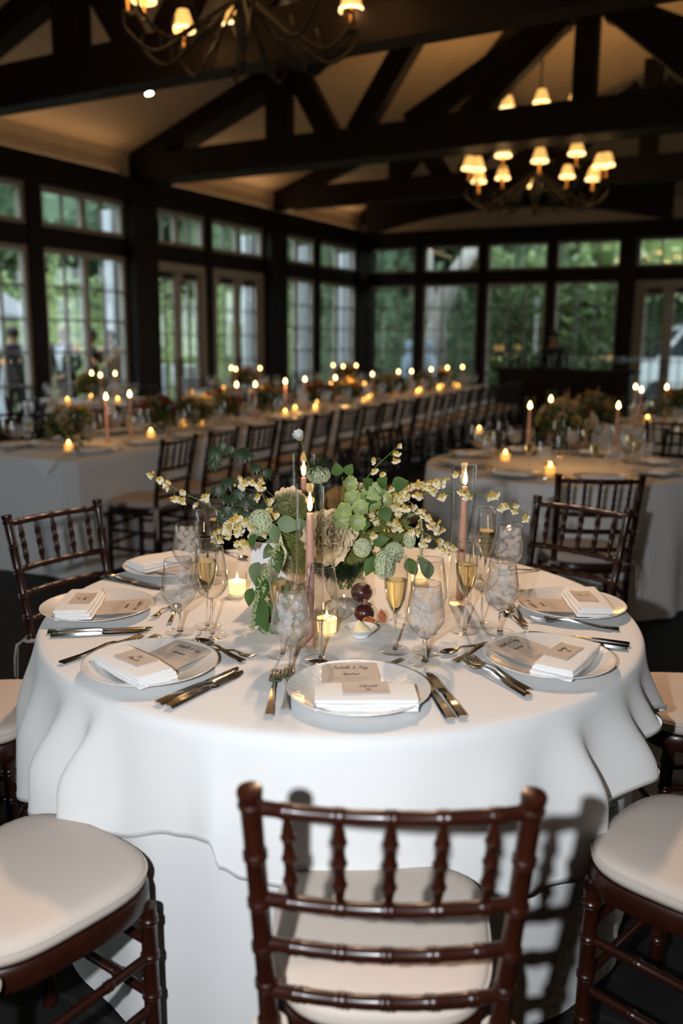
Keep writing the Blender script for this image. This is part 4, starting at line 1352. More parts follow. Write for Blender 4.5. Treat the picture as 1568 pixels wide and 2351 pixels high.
M['smoke'] = mat('smoke_bush', (.42, .26, .10), .8, var=.6, scale=40)
M['amaranth'] = mat('amaranth_green', (.42, .48, .24), .7, var=.3, scale=80)
GRP = 'flowers of the front centrepiece'
VB = at_z(792, 1352, TZ)                               # foot of the vase
VASE = Vector((.015, 2.47, TZ))
va = thing('glass_vase', 'round clear glass bowl vase holding the centrepiece flowers', 'vase', TR(VASE.x, VASE.y, TZ + .001))
vp = [(.030, .002), (.048, .012), (.060, .035), (.064, .060), (.058, .085), (.050, .098), (.052, .106)]
ob('bowl', MB().lathe([(0, .0)] + [(.03, 0)] + vp + [(r - .002, z) for r, z in vp[::-1]] + [(0, .006)], 36).mesh('vase_bowl', M['glass'], True, 60), va)
ob('water', MB().lathe([(0, .007), (.028, .007), (.045, .015), (.057, .037), (.060, .058), (.058, .070), (0, .070)], 32).mesh('vase_water', M['vase_water'], True, 60), va)
NECK = VASE + Vector((0, 0, .10))

def leaf_mesh(L, w, m, fold=.25, curl=.3, teeth=0, n=8):
    mb = MB()
    for i in range(n + 1):
        t = i / n
        ww = w * (sin(pi * t ** .8) ** .9) * (1 + (.12 * (i % 2) if teeth else 0))
        z = -curl * L * t * t
        y = L * t
        mb.v += [(-ww, y, z + fold * ww), (0, y, z), (ww, y, z + fold * ww)]
    for i in range(n):
        a = i * 3
        mb.f += [(a, a + 1, a + 4, a + 3), (a + 1, a + 2, a + 5, a + 4)]; mb.m += [0, 0]
    return mb.mesh('leaf', m, True, 0)
def leaf_M(pos, direction, roll=0.0, s=1.0):
    """+Y of the leaf along direction, its upper face towards +Z as far as possible"""
    d = Vector(direction).normalized()
    n_ = Vector((pos[0] * -.2, -1.0, .55))                 # leaves turn their upper face to the open side of the bouquet
    n_ = (n_ - d * n_.dot(d)).normalized()
    x_ = d.cross(n_)
    R3 = Matrix((x_, d, n_)).transposed().to_4x4()
    return Matrix.Translation(pos) @ R3 @ Matrix.Rotation(roll * .45, 4, 'Y') @ Matrix.Scale(s, 4)
def stem_to(p, m, parent=None, r=.0016, mid=None, start=None, name='stem'):
    st_ = start or (NECK + Vector((rnd.uniform(-.02, .02), rnd.uniform(-.02, .02), -.06)))
    p = Vector(p)
    md = mid or (st_.lerp(p, .5) + Vector((0, 0, .03)))
    pts = catmull([st_, md, p], 6)
    return ob(name, MB().tube(pts, [r * 1.2] + [r] * (len(pts) - 1), 6).mesh('stem', m), parent)

# oncidium-type orchid blossoms
def blossom(seed, big=1.0):
    rr = random.Random(seed); mb = MB()
    # lip: two broad lobes
    for s in (-1, 1):
        def f(u, v, s=s):
            a = -.15 + 1.9 * v
            r = u * (.0125 + .0025 * sin(3 * a + seed)) * big
            return (s * r * sin(a) * .95, .002 * sin(6 * a) * u - .003 * u * u, -r * cos(a) * .95)
        mb.grid(f, 6, 8, 0)
    # sepals and petals
    for k in range(5):
        a = radians(90 + (k - 2) * 48 + rr.uniform(-10, 10)); L = .0105 * big * rr.uniform(.8, 1.15); w = .0026 * big
        dx, dz = cos(a), sin(a)
        mb.add([(0, .001, 0), (dx * L * .55 - dz * w, -.001, dz * L * .55 + dx * w), (dx * L, .004 * rr.uniform(-1, 1), dz * L), (dx * L * .55 + dz * w, -.001, dz * L * .55 - dx * w)], [(0, 1, 2, 3)], 1)
    mb.ball((0, -.0025, 0), .0028 * big, 7, 5, 1)
    return mb.mesh('blossom', [M['orchid'], M['orchid_y']], True, 0)
BLOS = [blossom(i, 1.3) for i in range(6)]
BUD = MB().ball((0, 0, 0), .0035, 7, 5, sc=(1, 1, 1.5)).mesh('bud', M['orchid_y'])
def orchid_spray(pix, nb, label, seed, start=None, bud=2, side=1.0, size=1.0):
    """pix: (x, y, Y) points along the stem from the vase outwards"""
    rr = random.Random(seed)
    t = thing('orchid_spray', label, 'flower', None, GRP)
    pts = [start or NECK] + [at_y(*p) for p in pix]
    cv = catmull(pts, 10)
    ob('stem', MB().tube(cv, [.0017 - .0009 * i / len(cv) for i in range(len(cv))], 6).mesh('stem', M['stem']), t)
    n0 = int(len(cv) * .30)
    for k in range(nb):
        f = k / max(1, nb - 1)
        i = min(len(cv) - 1, int(n0 + (len(cv) - 1 - n0) * f))
        p = cv[i]
        off = Vector((rr.uniform(-1, 1), rr.uniform(-1.2, .3), rr.uniform(-.9, .7)))
        off = off.normalized() * rr.uniform(.014, .048) * (1.0 - .45 * f)
        q = p + off
        ob('flower_stalk', MB().tube([p, p.lerp(q, .6) + Vector((0, 0, .004)), q], .0006, 4).mesh('stalk', M['stem']), t)
        s = size * rr.uniform(.75, 1.1) * (1 - .2 * f)
        Mx = Matrix.Translation(q) @ Matrix.Rotation(rr.uniform(-1.0, 1.0), 4, 'Z') @ Matrix.Rotation(rr.uniform(-.6, .6), 4, 'X') @ Matrix.Rotation(rr.uniform(-.8, .8), 4, 'Y') @ Matrix.Scale(s, 4)
        ob('blossom', BLOS[rr.randrange(6)], t, Mx)
    for k in range(bud):
        p = cv[-1] + Vector((rr.uniform(-.01, .01), 0, rr.uniform(-.015, .012)))
        ob('bud', BUD, t, Matrix.Translation(p))
    return t
orchid_spray([(620, 1210, 2.40), (520, 1180, 2.38), (440, 1140, 2.36), (390, 1115, 2.36), (352, 1093, 2.36)], 15, 'pale yellow orchid spray reaching farthest left', 11)
orchid_spray([(640, 1195, 2.38), (600, 1130, 2.36), (575, 1098, 2.36), (545, 1108, 2.36)], 13, 'short yellow orchid spray above the left viburnum', 12)
orchid_spray([(620, 1220, 2.32), (560, 1205, 2.28), (520, 1215, 2.27), (500, 1232, 2.27)], 26, 'dense yellow orchid spray hanging over the left glasses', 13, size=1.1)
orchid_spray([(640, 1215, 2.32), (585, 1235, 2.26), (550, 1250, 2.25)], 12, 'low yellow orchid spray beside the white card', 14, size=1.1)
orchid_spray([(800, 1180, 2.42), (835, 1110, 2.42), (860, 1075, 2.42), (895, 1042, 2.42), (908, 1030, 2.42)], 8, 'thin upright orchid spray rising highest at the centre', 15, size=.9)
orchid_spray([(850, 1180, 2.42), (930, 1120, 2.38), (985, 1105, 2.36), (1030, 1098, 2.35)], 20, 'yellow orchid spray arching to the right hurricane candle', 16)
orchid_spray([(860, 1190, 2.40), (950, 1140, 2.34), (1060, 1128, 2.31), (1140, 1150, 2.30), (1210, 1178, 2.30)], 18, 'longest yellow orchid spray crossing the right candle', 17)
orchid_spray([(860, 1200, 2.38), (930, 1150, 2.33), (975, 1190, 2.32), (1010, 1205, 2.31)], 20, 'yellow orchid spray in the middle right of the bouquet', 18)
orchid_spray([(850, 1200, 2.36), (925, 1205, 2.31), (985, 1230, 2.30), (1030, 1262, 2.30)], 18, 'yellow orchid spray drooping behind the right flute', 19)
orchid_spray([(840, 1180, 2.36), (900, 1130, 2.34), (915, 1145, 2.33), (890, 1165, 2.32)], 12, 'short yellow orchid spray tucked beside the green hellebores', 20)
orchid_spray([(830, 1210, 2.36), (840, 1225, 2.30), (885, 1215, 2.29)], 6, 'few loose orchid blooms under the hellebores', 21, size=.95)

# viburnum heads: balls of tiny florets
def viburnum(center, radii, label, n=170, seed=1, start=None):
    rr = random.Random(seed)
    c = Vector(center)
    t = thing('viburnum', label, 'flower', None, GRP)
    mb = MB()
    R_ = radii
    for k in range(n):
        z = 1 - 2 * (k + .5) / n; a = k * 2.39996 + rr.uniform(-.1, .1); q = sqrt(max(0, 1 - z * z))
        d = Vector((q * cos(a), q * sin(a), z))
        p = Vector((d.x * R_[0], d.y * R_[1], d.z * R_[2])) * rr.uniform(.90, 1.06)
        s = .0031 * rr.uniform(.8, 1.2)
        Mx = look_matrix(p, d, rr.uniform(0, 6))
        vs = [Mx @ Vector((0, 0, -.0005))]
        for j in range(5):
            b = 2 * pi * j / 5
            vs += [Mx @ Vector((s * cos(b - .45), s * sin(b - .45), .0008)), Mx @ Vector((s * 1.15 * cos(b), s * 1.15 * sin(b), .0016)), Mx @ Vector((s * cos(b + .45), s * sin(b + .45), .0008))]
        mb.add(vs, [(0, 1 + 3 * j, 2 + 3 * j, 3 + 3 * j) for j in range(5)], 0)
    o = ob('florets', mb.mesh('florets', M['viburnum'], False), t, Matrix.Translation(c))
    o['kind'] = 'stuff'
    ob('core', MB().ball((0, 0, 0), 1, 14, 10, sc=(R_[0] * .86, R_[1] * .86, R_[2] * .86)).mesh('viburnum_core', M['leaf_pale']), t, Matrix.Translation(c))
    stem_to(c, M['stem'], t, .0018, start=start)
viburnum(at_y(597, 1200, 2.27), (.031, .029, .034), 'round green viburnum ball on the left of the bouquet', 506, 1)
viburnum(at_y(884, 1298, 2.24), (.027, .026, .038), 'long green viburnum cluster drooping over the plum', 506, 2)
viburnum(at_y(905, 1268, 2.26), (.026, .025, .026), 'upper green viburnum cluster behind the drooping one', 374, 22)
viburnum(at_y(731, 1090, 2.48), (.033, .030, .024), 'green viburnum head beside the back candle', 440, 3)
viburnum(at_y(832, 1258, 2.28), (.023, .02, .024), 'small green viburnum head under the hellebores', 330, 4)
viburnum(at_y(940, 1240, 2.36), (.016, .015, .022), 'smallest green viburnum cluster below the right orchids', 198, 5)

# peonies: cupped ruffled petals
def petal(mb, c, az, tilt, L, w, cup, rr, mi=0):
    Mx = Matrix.Translation(c) @ Matrix.Rotation(az, 4, 'Z') @ Matrix.Rotation(tilt, 4, 'X')
    ph = rr.uniform(0, 6)
    def f(u, v):
        s = (v - .5) * 2
        ww = w * (.25 + .75 * sin(pi * min(1, .18 + u * .62)))
        x = s * ww
        y = L * u * (1 - .12 * s * s) + .06 * L * sin(5 * s + ph) * u
        z = cup * (s * s) * w * .8 + .35 * L * u * u * cup - .09 * L * sin(7 * s + ph) * u * u
        return Mx @ Vector((x, y, z))
    mb.grid(f, 7, 7, mi)
def peony(center, facing, R_, label, seed, m='peony'):
    rr = random.Random(seed)
    t = thing('peony', label, 'flower', None, GRP)
    Mx = look_matrix(center, facing)
    for ring, (n, tilt, sc) in enumerate(((9, .05, 1.0), (9, .35, 1.0), (9, .65, .98), (8, .95, .92), (7, 1.2, .82), (5, 1.42, .62))):
        for k in range(n):
            mb = MB()
            petal(mb, Vector((0, 0, 0)), 2 * pi * (k + .5 * (ring % 2)) / n + rr.uniform(-.2, .2), tilt + rr.uniform(-.15, .15), R_ * sc * rr.uniform(.9, 1.1), R_ * .50 * sc * rr.uniform(.85, 1.15), .75, rr)
            ob('petal', mb.mesh('petal', M[m], True, 0), t, Mx)
    stem_to(center, M['stem'], t, .0022)
TOCAM = lambda p, dx=0, dz=0: (CAMO - Vector(p)).normalized() + Vector((dx, 0, dz))
pc = at_y(752, 1236, 2.30); peony(pc + Vector((0, .030, -.002)), TOCAM(pc, .15, .05), .074, 'large cream peony at the heart of the bouquet', 5)
pc = at_y(665, 1160, 2.44); peony(pc, TOCAM(pc, -.2, .5), .048, 'half-hidden cream peony behind the front candle', 6)
pc = at_y(832, 1135, 2.46); peony(pc, TOCAM(pc, .2, .2), .034, 'small pale peony behind the hellebores', 8)
pc = at_y(858, 1192, 2.40); peony(pc, TOCAM(pc, .2, .2), .022, 'tiny pale peony bud under the hellebores', 9)

# hellebores: five broad green petals around a pale centre
def hellebore_meshes(seed):
    rr = random.Random(seed); P = []
    for k in range(5):
        mb = MB()
        petal(mb, Vector((0, 0, 0)), 2 * pi * k / 5 + rr.uniform(-.1, .1), .35 + rr.uniform(-.1, .1), .026, .0155, .35, rr)
        P.append(('petal', mb.mesh('petal', M['hellebore'], True, 0)))
    mb = MB()
    for k in range(14):
        a = rr.uniform(0, 6.28); q = .006 * sqrt(rr.random())
        mb.ball((q * cos(a), q * sin(a), .005 + .003 * rr.random()), .0014, 5, 4)
    P.append(('stamens', mb.mesh('stamens', M['cosmos'])))
    return P
HEL = [hellebore_meshes(i) for i in (1, 2, 3)]
hel_px = [(800, 1110, 2.40), (812, 1148, 2.33), (790, 1172, 2.30), (830, 1168, 2.28), (858, 1158, 2.30), (815, 1198, 2.27), (870, 1128, 2.34), (845, 1140, 2.33), (880, 1150, 2.33), (782, 1195, 2.29)]
for i, p in enumerate(hel_px):
    c = at_y(*p)
    d = TOCAM(c, rnd.uniform(-.5, .5), rnd.uniform(-.1, .7))
    t = thing('hellebore', ['uppermost green hellebore bloom near the round leaves', 'green hellebore bloom above the cream peony', 'leftmost green hellebore bloom touching the cream peony', 'front green hellebore bloom with white stamens', 'green hellebore bloom in the middle of its cluster',
              'lowest green hellebore bloom, facing down', 'green hellebore bloom below the serrated leaves', 'green hellebore bloom half hidden in its cluster', 'rightmost green hellebore bloom beside the orchids', 'small green hellebore bloom above the peony rim'][i], 'flower', None, GRP)
    Mx = look_matrix(c, d, rnd.uniform(0, 6), rnd.uniform(.95, 1.2))
    for nm, me in HEL[i % 3]:
        ob(nm, me, t, Mx)
    stem_to(c, M['stem'], t, .0013)

# white cosmos on a tall stem
cc = at_y(690, 1008, 2.42)
t = thing('cosmos', 'white cosmos with yellow centre on the tallest stem', 'flower', None, GRP)
cd = Vector((-.25, -.75, .62))
Mx = look_matrix(cc, cd)
rr = random.Random(3)
for k in range(8):
    mb = MB(); petal(mb, Vector((0, 0, 0)), 2 * pi * k / 8, .95, .031, .0105, .3, rr)
    ob('petal', mb.mesh('petal', M['cosmos'], True, 0), t, Mx)
ob('flower_centre', MB().ball((0, 0, .003), .0075, 12, 8, sc=(1, 1, .6)).mesh('centre', M['pollen']), t, Mx)
stem_to(cc - cd.normalized() * .004, M['stem'], t, .0013, mid=at_y(712, 1085, 2.42), start=at_y(725, 1170, 2.42))

# broad leaves
LEAFS = [leaf_mesh(.05, .017, M['leaf'], .3, .25), leaf_mesh(.05, .018, M['leaf_pale'], .3, .3), leaf_mesh(.045, .0185, M['leaf'], .25, .15, 1, 12)]
def leaf_group(name, label, items, stem_pts=None, m='stem'):
    t = thing(name, label, 'foliage', None, 'foliage of the front centrepiece')
    if stem_pts:
        ob('stem', MB().tube(catmull([at_y(*p) for p in stem_pts], 8), .0013, 6).mesh('stem', M[m]), t)
    for (x, y, Y), (dx, dy, dz), k, s, roll in items:
        ob('leaf', LEAFS[k], t, leaf_M(at_y(x, y, Y), (dx, dy, dz), roll, s))
    return t
leaf_group('trailing_vine', 'trailing vine of broad green leaves hanging over the table on the left', [
    ((595, 1290, 2.25), (-.35, -.3, -.9), 1, 1.25, 1.2), ((640, 1268, 2.24), (-.1, -.5, -.8), 0, 1.15, 1.3), ((612, 1320, 2.23), (-.5, -.4, -.5), 0, 1.0, 1.2), ((610, 1330, 2.23), (-.25, -.5, -.8), 0, 1.35, 1.5),
    ((580, 1350, 2.22), (-.3, -.3, -.9), 0, 1.0, .9), ((600, 1375, 2.20), (.05, -.6, -.8), 0, 1.75, 1.5), ((628, 1320, 2.23), (.1, -.3, -.95), 1, 1.5, 1.1), ((625, 1385, 2.20), (.15, -.3, -.9), 0, 1.0, 1.0),
    ((620, 1455, 2.17), (.8, -.4, -.1), 0, .7, .7), ((612, 1440, 2.18), (.7, -.5, .1), 1, .7, .5), ((628, 1462, 2.16), (.9, -.3, -.1), 0, .5, .6)],
    [(640, 1215, 2.33), (632, 1265, 2.25), (612, 1320, 2.23), (600, 1385, 2.20), (592, 1440, 2.18), (620, 1462, 2.16)])
leaf_group('rose_foliage', 'curled grey-green leaf pair left of the cream peony', [((636, 1198, 2.28), (1, -.35, -.15), 1, 1.3, .8), ((672, 1205, 2.30), (1, -.1, .1), 1, .9, .4), ((632, 1205, 2.27), (-.1, -.4, -.9), 1, 1.0, 1.0), ((585, 1225, 2.25), (-.3, -.3, -.9), 0, .8, 1.2)], [(700, 1220, 2.36), (660, 1205, 2.30), (630, 1200, 2.28)])
leaf_group('serrated_sprig', 'sprig of round serrated leaves rising beside the centre orchids', [((776, 1092, 2.40), (-.1, -.3, .7), 2, .9, 0), ((796, 1090, 2.40), (.3, -.3, .7), 2, .8, 0), ((850, 1120, 2.34), (-.3, -.5, .5), 2, .95, .2), ((872, 1118, 2.34), (.3, -.5, .6), 2, .9, -.2), ((858, 1140, 2.32), (-.3, -.7, -.2), 2, 1.0, .2),
           ((900, 1118, 2.34), (.6, -.3, .3), 2, 1.1, 0), ((878, 1165, 2.31), (.3, -.5, -.6), 2, 1.0, .5), ((842, 1195, 2.28), (-.2, -.5, -.5), 2, .7, .3)], [(800, 1200, 2.40), (790, 1130, 2.40), (786, 1095, 2.40)])
leaf_group('drooping_leaf', 'pointed green leaf drooping over the plum', [((865, 1280, 2.26), (-.6, -.4, -.7), 0, 1.15, .8), ((868, 1282, 2.26), (-.2, -.2, -.9), 0, .9, .4), ((855, 1245, 2.30), (.5, -.3, .2), 0, 1.0, .6), ((938, 1280, 2.34), (.3, .0, -.9), 0, 1.2, .9), ((985, 1330, 2.30), (-.25, .1, .9), 1, 1.4, 1.4)], [(820, 1250, 2.36), (850, 1262, 2.28), (870, 1285, 2.26)])

# feathery dark maple branches
MLEAF = []
for k in range(2):
    mb = MB()
    for j in range(7):
        a = radians(-78 + j * 26); L = .034 * (1 - .35 * abs(j - 3) / 3); w = .0032
        dx, dy = sin(a), cos(a); n_ = 5
        for q in range(n_):
            t0, t1 = q / n_, (q + 1) / n_
            w0, w1 = w * sin(pi * (.15 + .85 * t0)) * (1.3 if q % 2 else .8), w * sin(pi * (.15 + .85 * t1)) * (.8 if q % 2 else 1.3)
            z0, z1 = -.010 * t0 * t0, -.010 * t1 * t1
            mb.add([(dx * L * t0 - dy * w0, dy * L * t0 + dx * w0, z0), (dx * L * t1 - dy * w1, dy * L * t1 + dx * w1, z1), (dx * L * t1 + dy * w1, dy * L * t1 - dx * w1, z1), (dx * L * t0 + dy * w0, dy * L * t0 - dx * w0, z0)], [(0, 1, 2, 3)])
    MLEAF.append(mb.mesh('maple_leaf', M['leaf_dark'], True, 0))
def maple(pix, leaves, label, seed):
    rr = random.Random(seed)
    t = thing('maple_branch', label, 'foliage', None, 'foliage of the front centrepiece')
    cv = catmull([NECK + Vector((-.01, .01, 0))] + [at_y(*p) for p in pix], 8)
    ob('twig', MB().tube(cv, [.0018 - .0011 * i / len(cv) for i in range(len(cv))], 5).mesh('twig', M['twig']), t)
    for x, y, Y, s in leaves:
        p = at_y(x, y, Y)
        near = min(cv, key=lambda c: (c - p).length)
        if (near - p).length > .004:
            ob('leaf_stalk', MB().tube([near, p], .0005, 4).mesh('stalk', M['twig']), t)
        ob('leaf', MLEAF[rr.randrange(2)], t, leaf_M(p, (rr.uniform(-.7, .5), -.4 + rr.uniform(-.3, .3), -.8), rr.uniform(-.4, .4), s))
maple([(660, 1170, 2.42), (590, 1105, 2.42), (560, 1055, 2.42), (515, 1018, 2.42)], [(515, 1018, 2.42, 1.0), (500, 1030, 2.42, 1.25), (495, 1045, 2.42, 1.2), (530, 1025, 2.42, 1.0), (555, 1030, 2.42, 1.3), (570, 1038, 2.42, 1.1), (590, 1068, 2.42, 1.0), (610, 1080, 2.42, 1.0), (548, 1040, 2.42, 1.0), (490, 1058, 2.42, 1.1)], 'dark feathery maple branch arching highest on the left', 31)
maple([(650, 1190, 2.40), (610, 1140, 2.40), (560, 1120, 2.40), (520, 1110, 2.40)], [(520, 1100, 2.40, 1.2), (505, 1120, 2.40, 1.2), (545, 1125, 2.40, 1.3), (530, 1140, 2.40, 1.2), (560, 1150, 2.38, 1.2), (580, 1135, 2.40, 1.1), (600, 1160, 2.38, 1.2), (620, 1150, 2.40, 1.2)], 'dark feathery maple branch behind the left orchids', 32)
maple([(640, 1200, 2.36), (590, 1170, 2.34), (550, 1160, 2.33), (525, 1165, 2.33)], [(525, 1165, 2.33, 1.3), (512, 1180, 2.33, 1.4), (540, 1170, 2.33, 1.2), (565, 1175, 2.33, 1.2), (590, 1180, 2.33, 1.1), (640, 1150, 2.40, 1.2), (650, 1180, 2.40, 1.2), (610, 1185, 2.34, 1.2)], 'dark feathery maple branch low among the left orchids', 33)

# soft tufts of moss and smoke bush: thousands of hairs nobody could count
def tuft(center, radii, n, m, label, seed, nm='smoke_bush_tuft', ln=.014):
    rr = random.Random(seed); c = Vector(center); mb = MB()
    for k in range(n):
        d = Vector((rr.gauss(0, 1), rr.gauss(0, 1), rr.gauss(0, 1))).normalized()
        q = rr.uniform(.45, 1.0)
        p = c + Vector((d.x * radii[0], d.y * radii[1], d.z * radii[2])) * q
        e = (d + Vector((rr.gauss(0, .6), rr.gauss(0, .6), rr.gauss(0, .6)))).normalized() * rr.uniform(.5, 1.2) * ln
        s = e.orthogonal().normalized() * .0009
        mb.add([p - s, p + s, p + e], [(0, 1, 2)])
    o = ob(nm, mb.mesh('tuft', m, False), None, None, label, 'foliage', 'foliage of the front centrepiece', 'stuff')
tuft(at_y(782, 1160, 2.46), (.055, .04, .05), 5200, M['smoke'], 'russet smoke-bush tuft behind the front candle flame', 41)
tuft(at_y(665, 1165, 2.42), (.06, .04, .04), 4600, M['moss'], 'mossy green tuft over the half-hidden peony', 42)
tuft(at_y(808, 1245, 2.37), (.06, .04, .06), 7500, M['moss'], 'mossy green tuft below the cream peony on the right', 43)
tuft(at_y(890, 1212, 2.40), (.06, .04, .04), 4800, M['moss'], 'mossy green tuft under the right orchids', 44)
tuft(at_y(680, 1265, 2.38), (.06, .04, .07), 7000, M['moss'], 'mossy green tuft left of the front candle stem', 45)
tuft(at_y(745, 1190, 2.50), (.12, .05, .08), 6500, M['leaf_dark'], 'dark greenery filling the middle of the bouquet', 46, 'filler_greenery', .03)
tuft(at_y(775, 1288, 2.42), (.085, .05, .05), 5200, M['leaf_dark'], 'dark greenery above the mouth of the glass vase', 47, 'filler_greenery', .03)
tuft(at_y(730, 1075, 2.47), (.02, .02, .02), 260, M['leaf_dark'], 'thin grassy tuft by the back viburnum head', 48, 'filler_greenery', .035)

# hanging amaranth
def amaranth(pix, r, label, seed):
    rr = random.Random(seed)
    t = thing('hanging_amaranth', label, 'flower', None, GRP)
    cv = catmull([at_y(*p) for p in pix], 8)
    ob('stem', MB().tube(cv, .001, 5).mesh('stem', M['stem']), t)
    mb = MB()
    for i, p in enumerate(cv):
        for k in range(9):
            d = Vector((rr.gauss(0, 1), rr.gauss(0, 1), rr.gauss(0, 1))).normalized() * r * rr.uniform(.3, 1)
            mb.ball(p + d, .0026 * rr.uniform(.7, 1.2), 5, 4)
    o = ob('tassel', mb.mesh('tassel', M['amaranth'], True, 0), t); o['kind'] = 'stuff'
amaranth([(640, 1250, 2.24), (612, 1310, 2.23), (595, 1345, 2.22), (585, 1400, 2.19), (578, 1440, 2.18)], .010, 'green amaranth tassel hanging among the trailing leaves', 51)
amaranth([(630, 1290, 2.23), (606, 1340, 2.22), (612, 1380, 2.20), (605, 1430, 2.18)], .008, 'second green amaranth tassel touching the small plum', 53)
amaranth([(965, 1195, 2.35), (968, 1225, 2.35), (967, 1260, 2.34), (966, 1290, 2.34)], .005, 'slim green amaranth tassel below the right orchids', 52)
# tied amaranth stalks by the white card
t = thing('bent_stalk', 'pale bent flower stalk curling down beside the front candle', 'foliage', None, 'foliage of the front centrepiece')
ob('stem', MB().tube(catmull([at_y(640, 1215, 2.30), at_y(648, 1250, 2.26), at_y(656, 1270, 2.25), at_y(650, 1295, 2.24), at_y(640, 1310, 2.24)], 8), [.0035] * 20 + [.003] * 13, 8).mesh('stem', M['viburnum']), t)
# white table card standing behind the left flowers
cp = at_z(592, 1402, TZ)
tc_ = thing('table_card', 'tall blank white card standing behind the trailing leaves', 'card', TR(-.205, 2.44, TZ + .001, radians(-14)))
ob('card', MB().box((0, 0, .092), (.105, .004, .184), Matrix.Rotation(radians(6), 4, 'X')).mesh('card', M['white_card'], False), tc_)
ob('card_base', MB().box((0, .012, .006), (.105, .03, .012)).mesh('card_base', M['white_card'], False), tc_)

# broad dark filler leaves deep in the bouquet
rr = random.Random(77)
items = []
for k in range(46):
    x_, y_ = rr.uniform(600, 930), rr.uniform(1130, 1290)
    if rr.random() < .4: y_ = rr.uniform(1210, 1300)
    items.append(((x_, y_, 2.44 + rr.uniform(-.03, .06)), (rr.uniform(-1, 1), -.5 + rr.uniform(-.5, .5), rr.uniform(-.8, .9)), rr.choice((0, 0, 2, 1)), rr.uniform(.7, 1.15), rr.uniform(-1, 1)))
leaf_group('filler_leaves', 'broad green leaves filling the depth of the bouquet', items)

# ------------------------------------------------------------------ chandeliers
SHADE = MB().lathe([(.104, 0), (.100, .012), (.084, .07), (.066, .125), (.050, .165), (.048, .165), (.064, .124), (.082, .069), (.098, .012), (.102, 0)], 20).mesh('lamp_shade', M['shade'], True, 60)
TRIM = MB().lathe([(.105, -.006), (.1065, .0), (.105, .016), (.1025, .016), (.102, -.006)], 20).mesh('shade_trim', M['bulb'])
SLEEVE = MB().lathe([(0, -.16), (.045, -.155), (.048, -.145), (.02, -.14), (.014, -.13), (.014, .04), (0, .04)], 10).mesh('candle_sleeve', M['brass'])
BULB = MB().ball((0, 0, .07), .024, 8, 6, sc=(1, 1, 1.4)).mesh('bulb', M['bulb'])
def arm_mesh(r0, r1, z0, z1):
    pts = catmull([(r0, 0, z0), (r0 + (r1 - r0) * .35, 0, z0 - .22), (r0 + (r1 - r0) * .75, 0, z1 - .42), (r1, 0, z1 - .30), (r1 + .04, 0, z1 - .2), (r1, 0, z1 - .15)], 6)
    mb = MB(); mb.tube(pts, .014, 8)
    mb.tube(catmull([(r0 + (r1 - r0) * .3, 0, z0 - .2), (r0 + (r1 - r0) * .5, 0, z0 - .42), (r0 + (r1 - r0) * .7, 0, z0 - .40), (r0 + (r1 - r0) * .68, 0, z0 - .28)], 5), .009, 6)
    return mb.mesh('arm', M['black_metal'])
ARM1, ARM2 = arm_mesh(.06, .92, 0.02, 0.0), arm_mesh(.05, .50, .78, .80)
def chandelier(p, label, top, rot, watt, sc=.93):
    t = thing('chandelier', label, 'chandelier', TR(p.x, p.y, p.z, rot, sc), 'chandeliers')
    h = (top - p.z) / sc
    ob('stem', MB().lathe([(0, -.52), (.02, -.5), (.035, -.46), (.02, -.42), (.05, -.3), (.085, -.2), (.06, -.1), (.03, 0), (.03, .35), (.055, .45), (.07, .6), (.04, .7), (.02, .8), (.018, 1.0), (0, 1.0)], 14).mesh('stem', M['black_metal']), t)
    ob('chain', MB().tube([(0, 0, 1.0), (0, 0, h)], .012, 8).mesh('chain', M['black_metal']), t)
    for n, R_, z, arm in ((12, .92, 0.0, ARM1), (6, .50, .80, ARM2)):
        for k in range(n):
            a = 2 * pi * k / n
            A = ob('arm', arm, t, Matrix.Rotation(a, 4, 'Z'))
            zz = z + (.0 if k % 2 == 0 or n == 6 else .10)
            S_ = ob('lamp_shade', SHADE, t, Matrix.Translation((R_ * cos(a), R_ * sin(a), zz)))
            ob('shade_trim', TRIM, S_); ob('candle_sleeve', SLEEVE, S_); ob('bulb', BULB, S_)
            l = bpy.data.lights.new('lamp_light', 'POINT'); l.energy = watt; l.color = (1.0, .56, .22); l.shadow_soft_size = .05
            lo = bpy.data.objects.new('lamp_light', l); COL.objects.link(lo)
            if k % 2 == 0:
                u_ = bpy.data.lights.new('lamp_uplight', 'SPOT'); u_.energy = UP_W; u_.color = (1.0, .58, .24); u_.spot_size = radians(150); u_.spot_blend = .5; u_.shadow_soft_size = .04
                uo = bpy.data.objects.new('lamp_uplight', u_); COL.objects.link(uo)
                uo.location = Vector((p.x, p.y, p.z)) + Matrix.Rotation(rot, 3, 'Z') @ Vector((R_ * cos(a), R_ * sin(a), zz + .18)) * sc
                uo.rotation_euler = (pi, 0, 0)
            lo.location = Vector((p.x, p.y, p.z)) + Matrix.Rotation(rot, 3, 'Z') @ Vector((R_ * cos(a), R_ * sin(a), zz - .01)) * sc
LAMP_W, UP_W = 3.6, 15.0
pN = at_y(556, 4, 7.3)
chandelier(pN, 'near two-tier black iron chandelier with lit shades, cut off by the top edge', 6.2, .2, LAMP_W)
pF = at_y(1232, 402, 11.75)
chandelier(pF, 'far two-tier black iron chandelier with lit shades, behind the truss beam', 6.2, .35, LAMP_W)

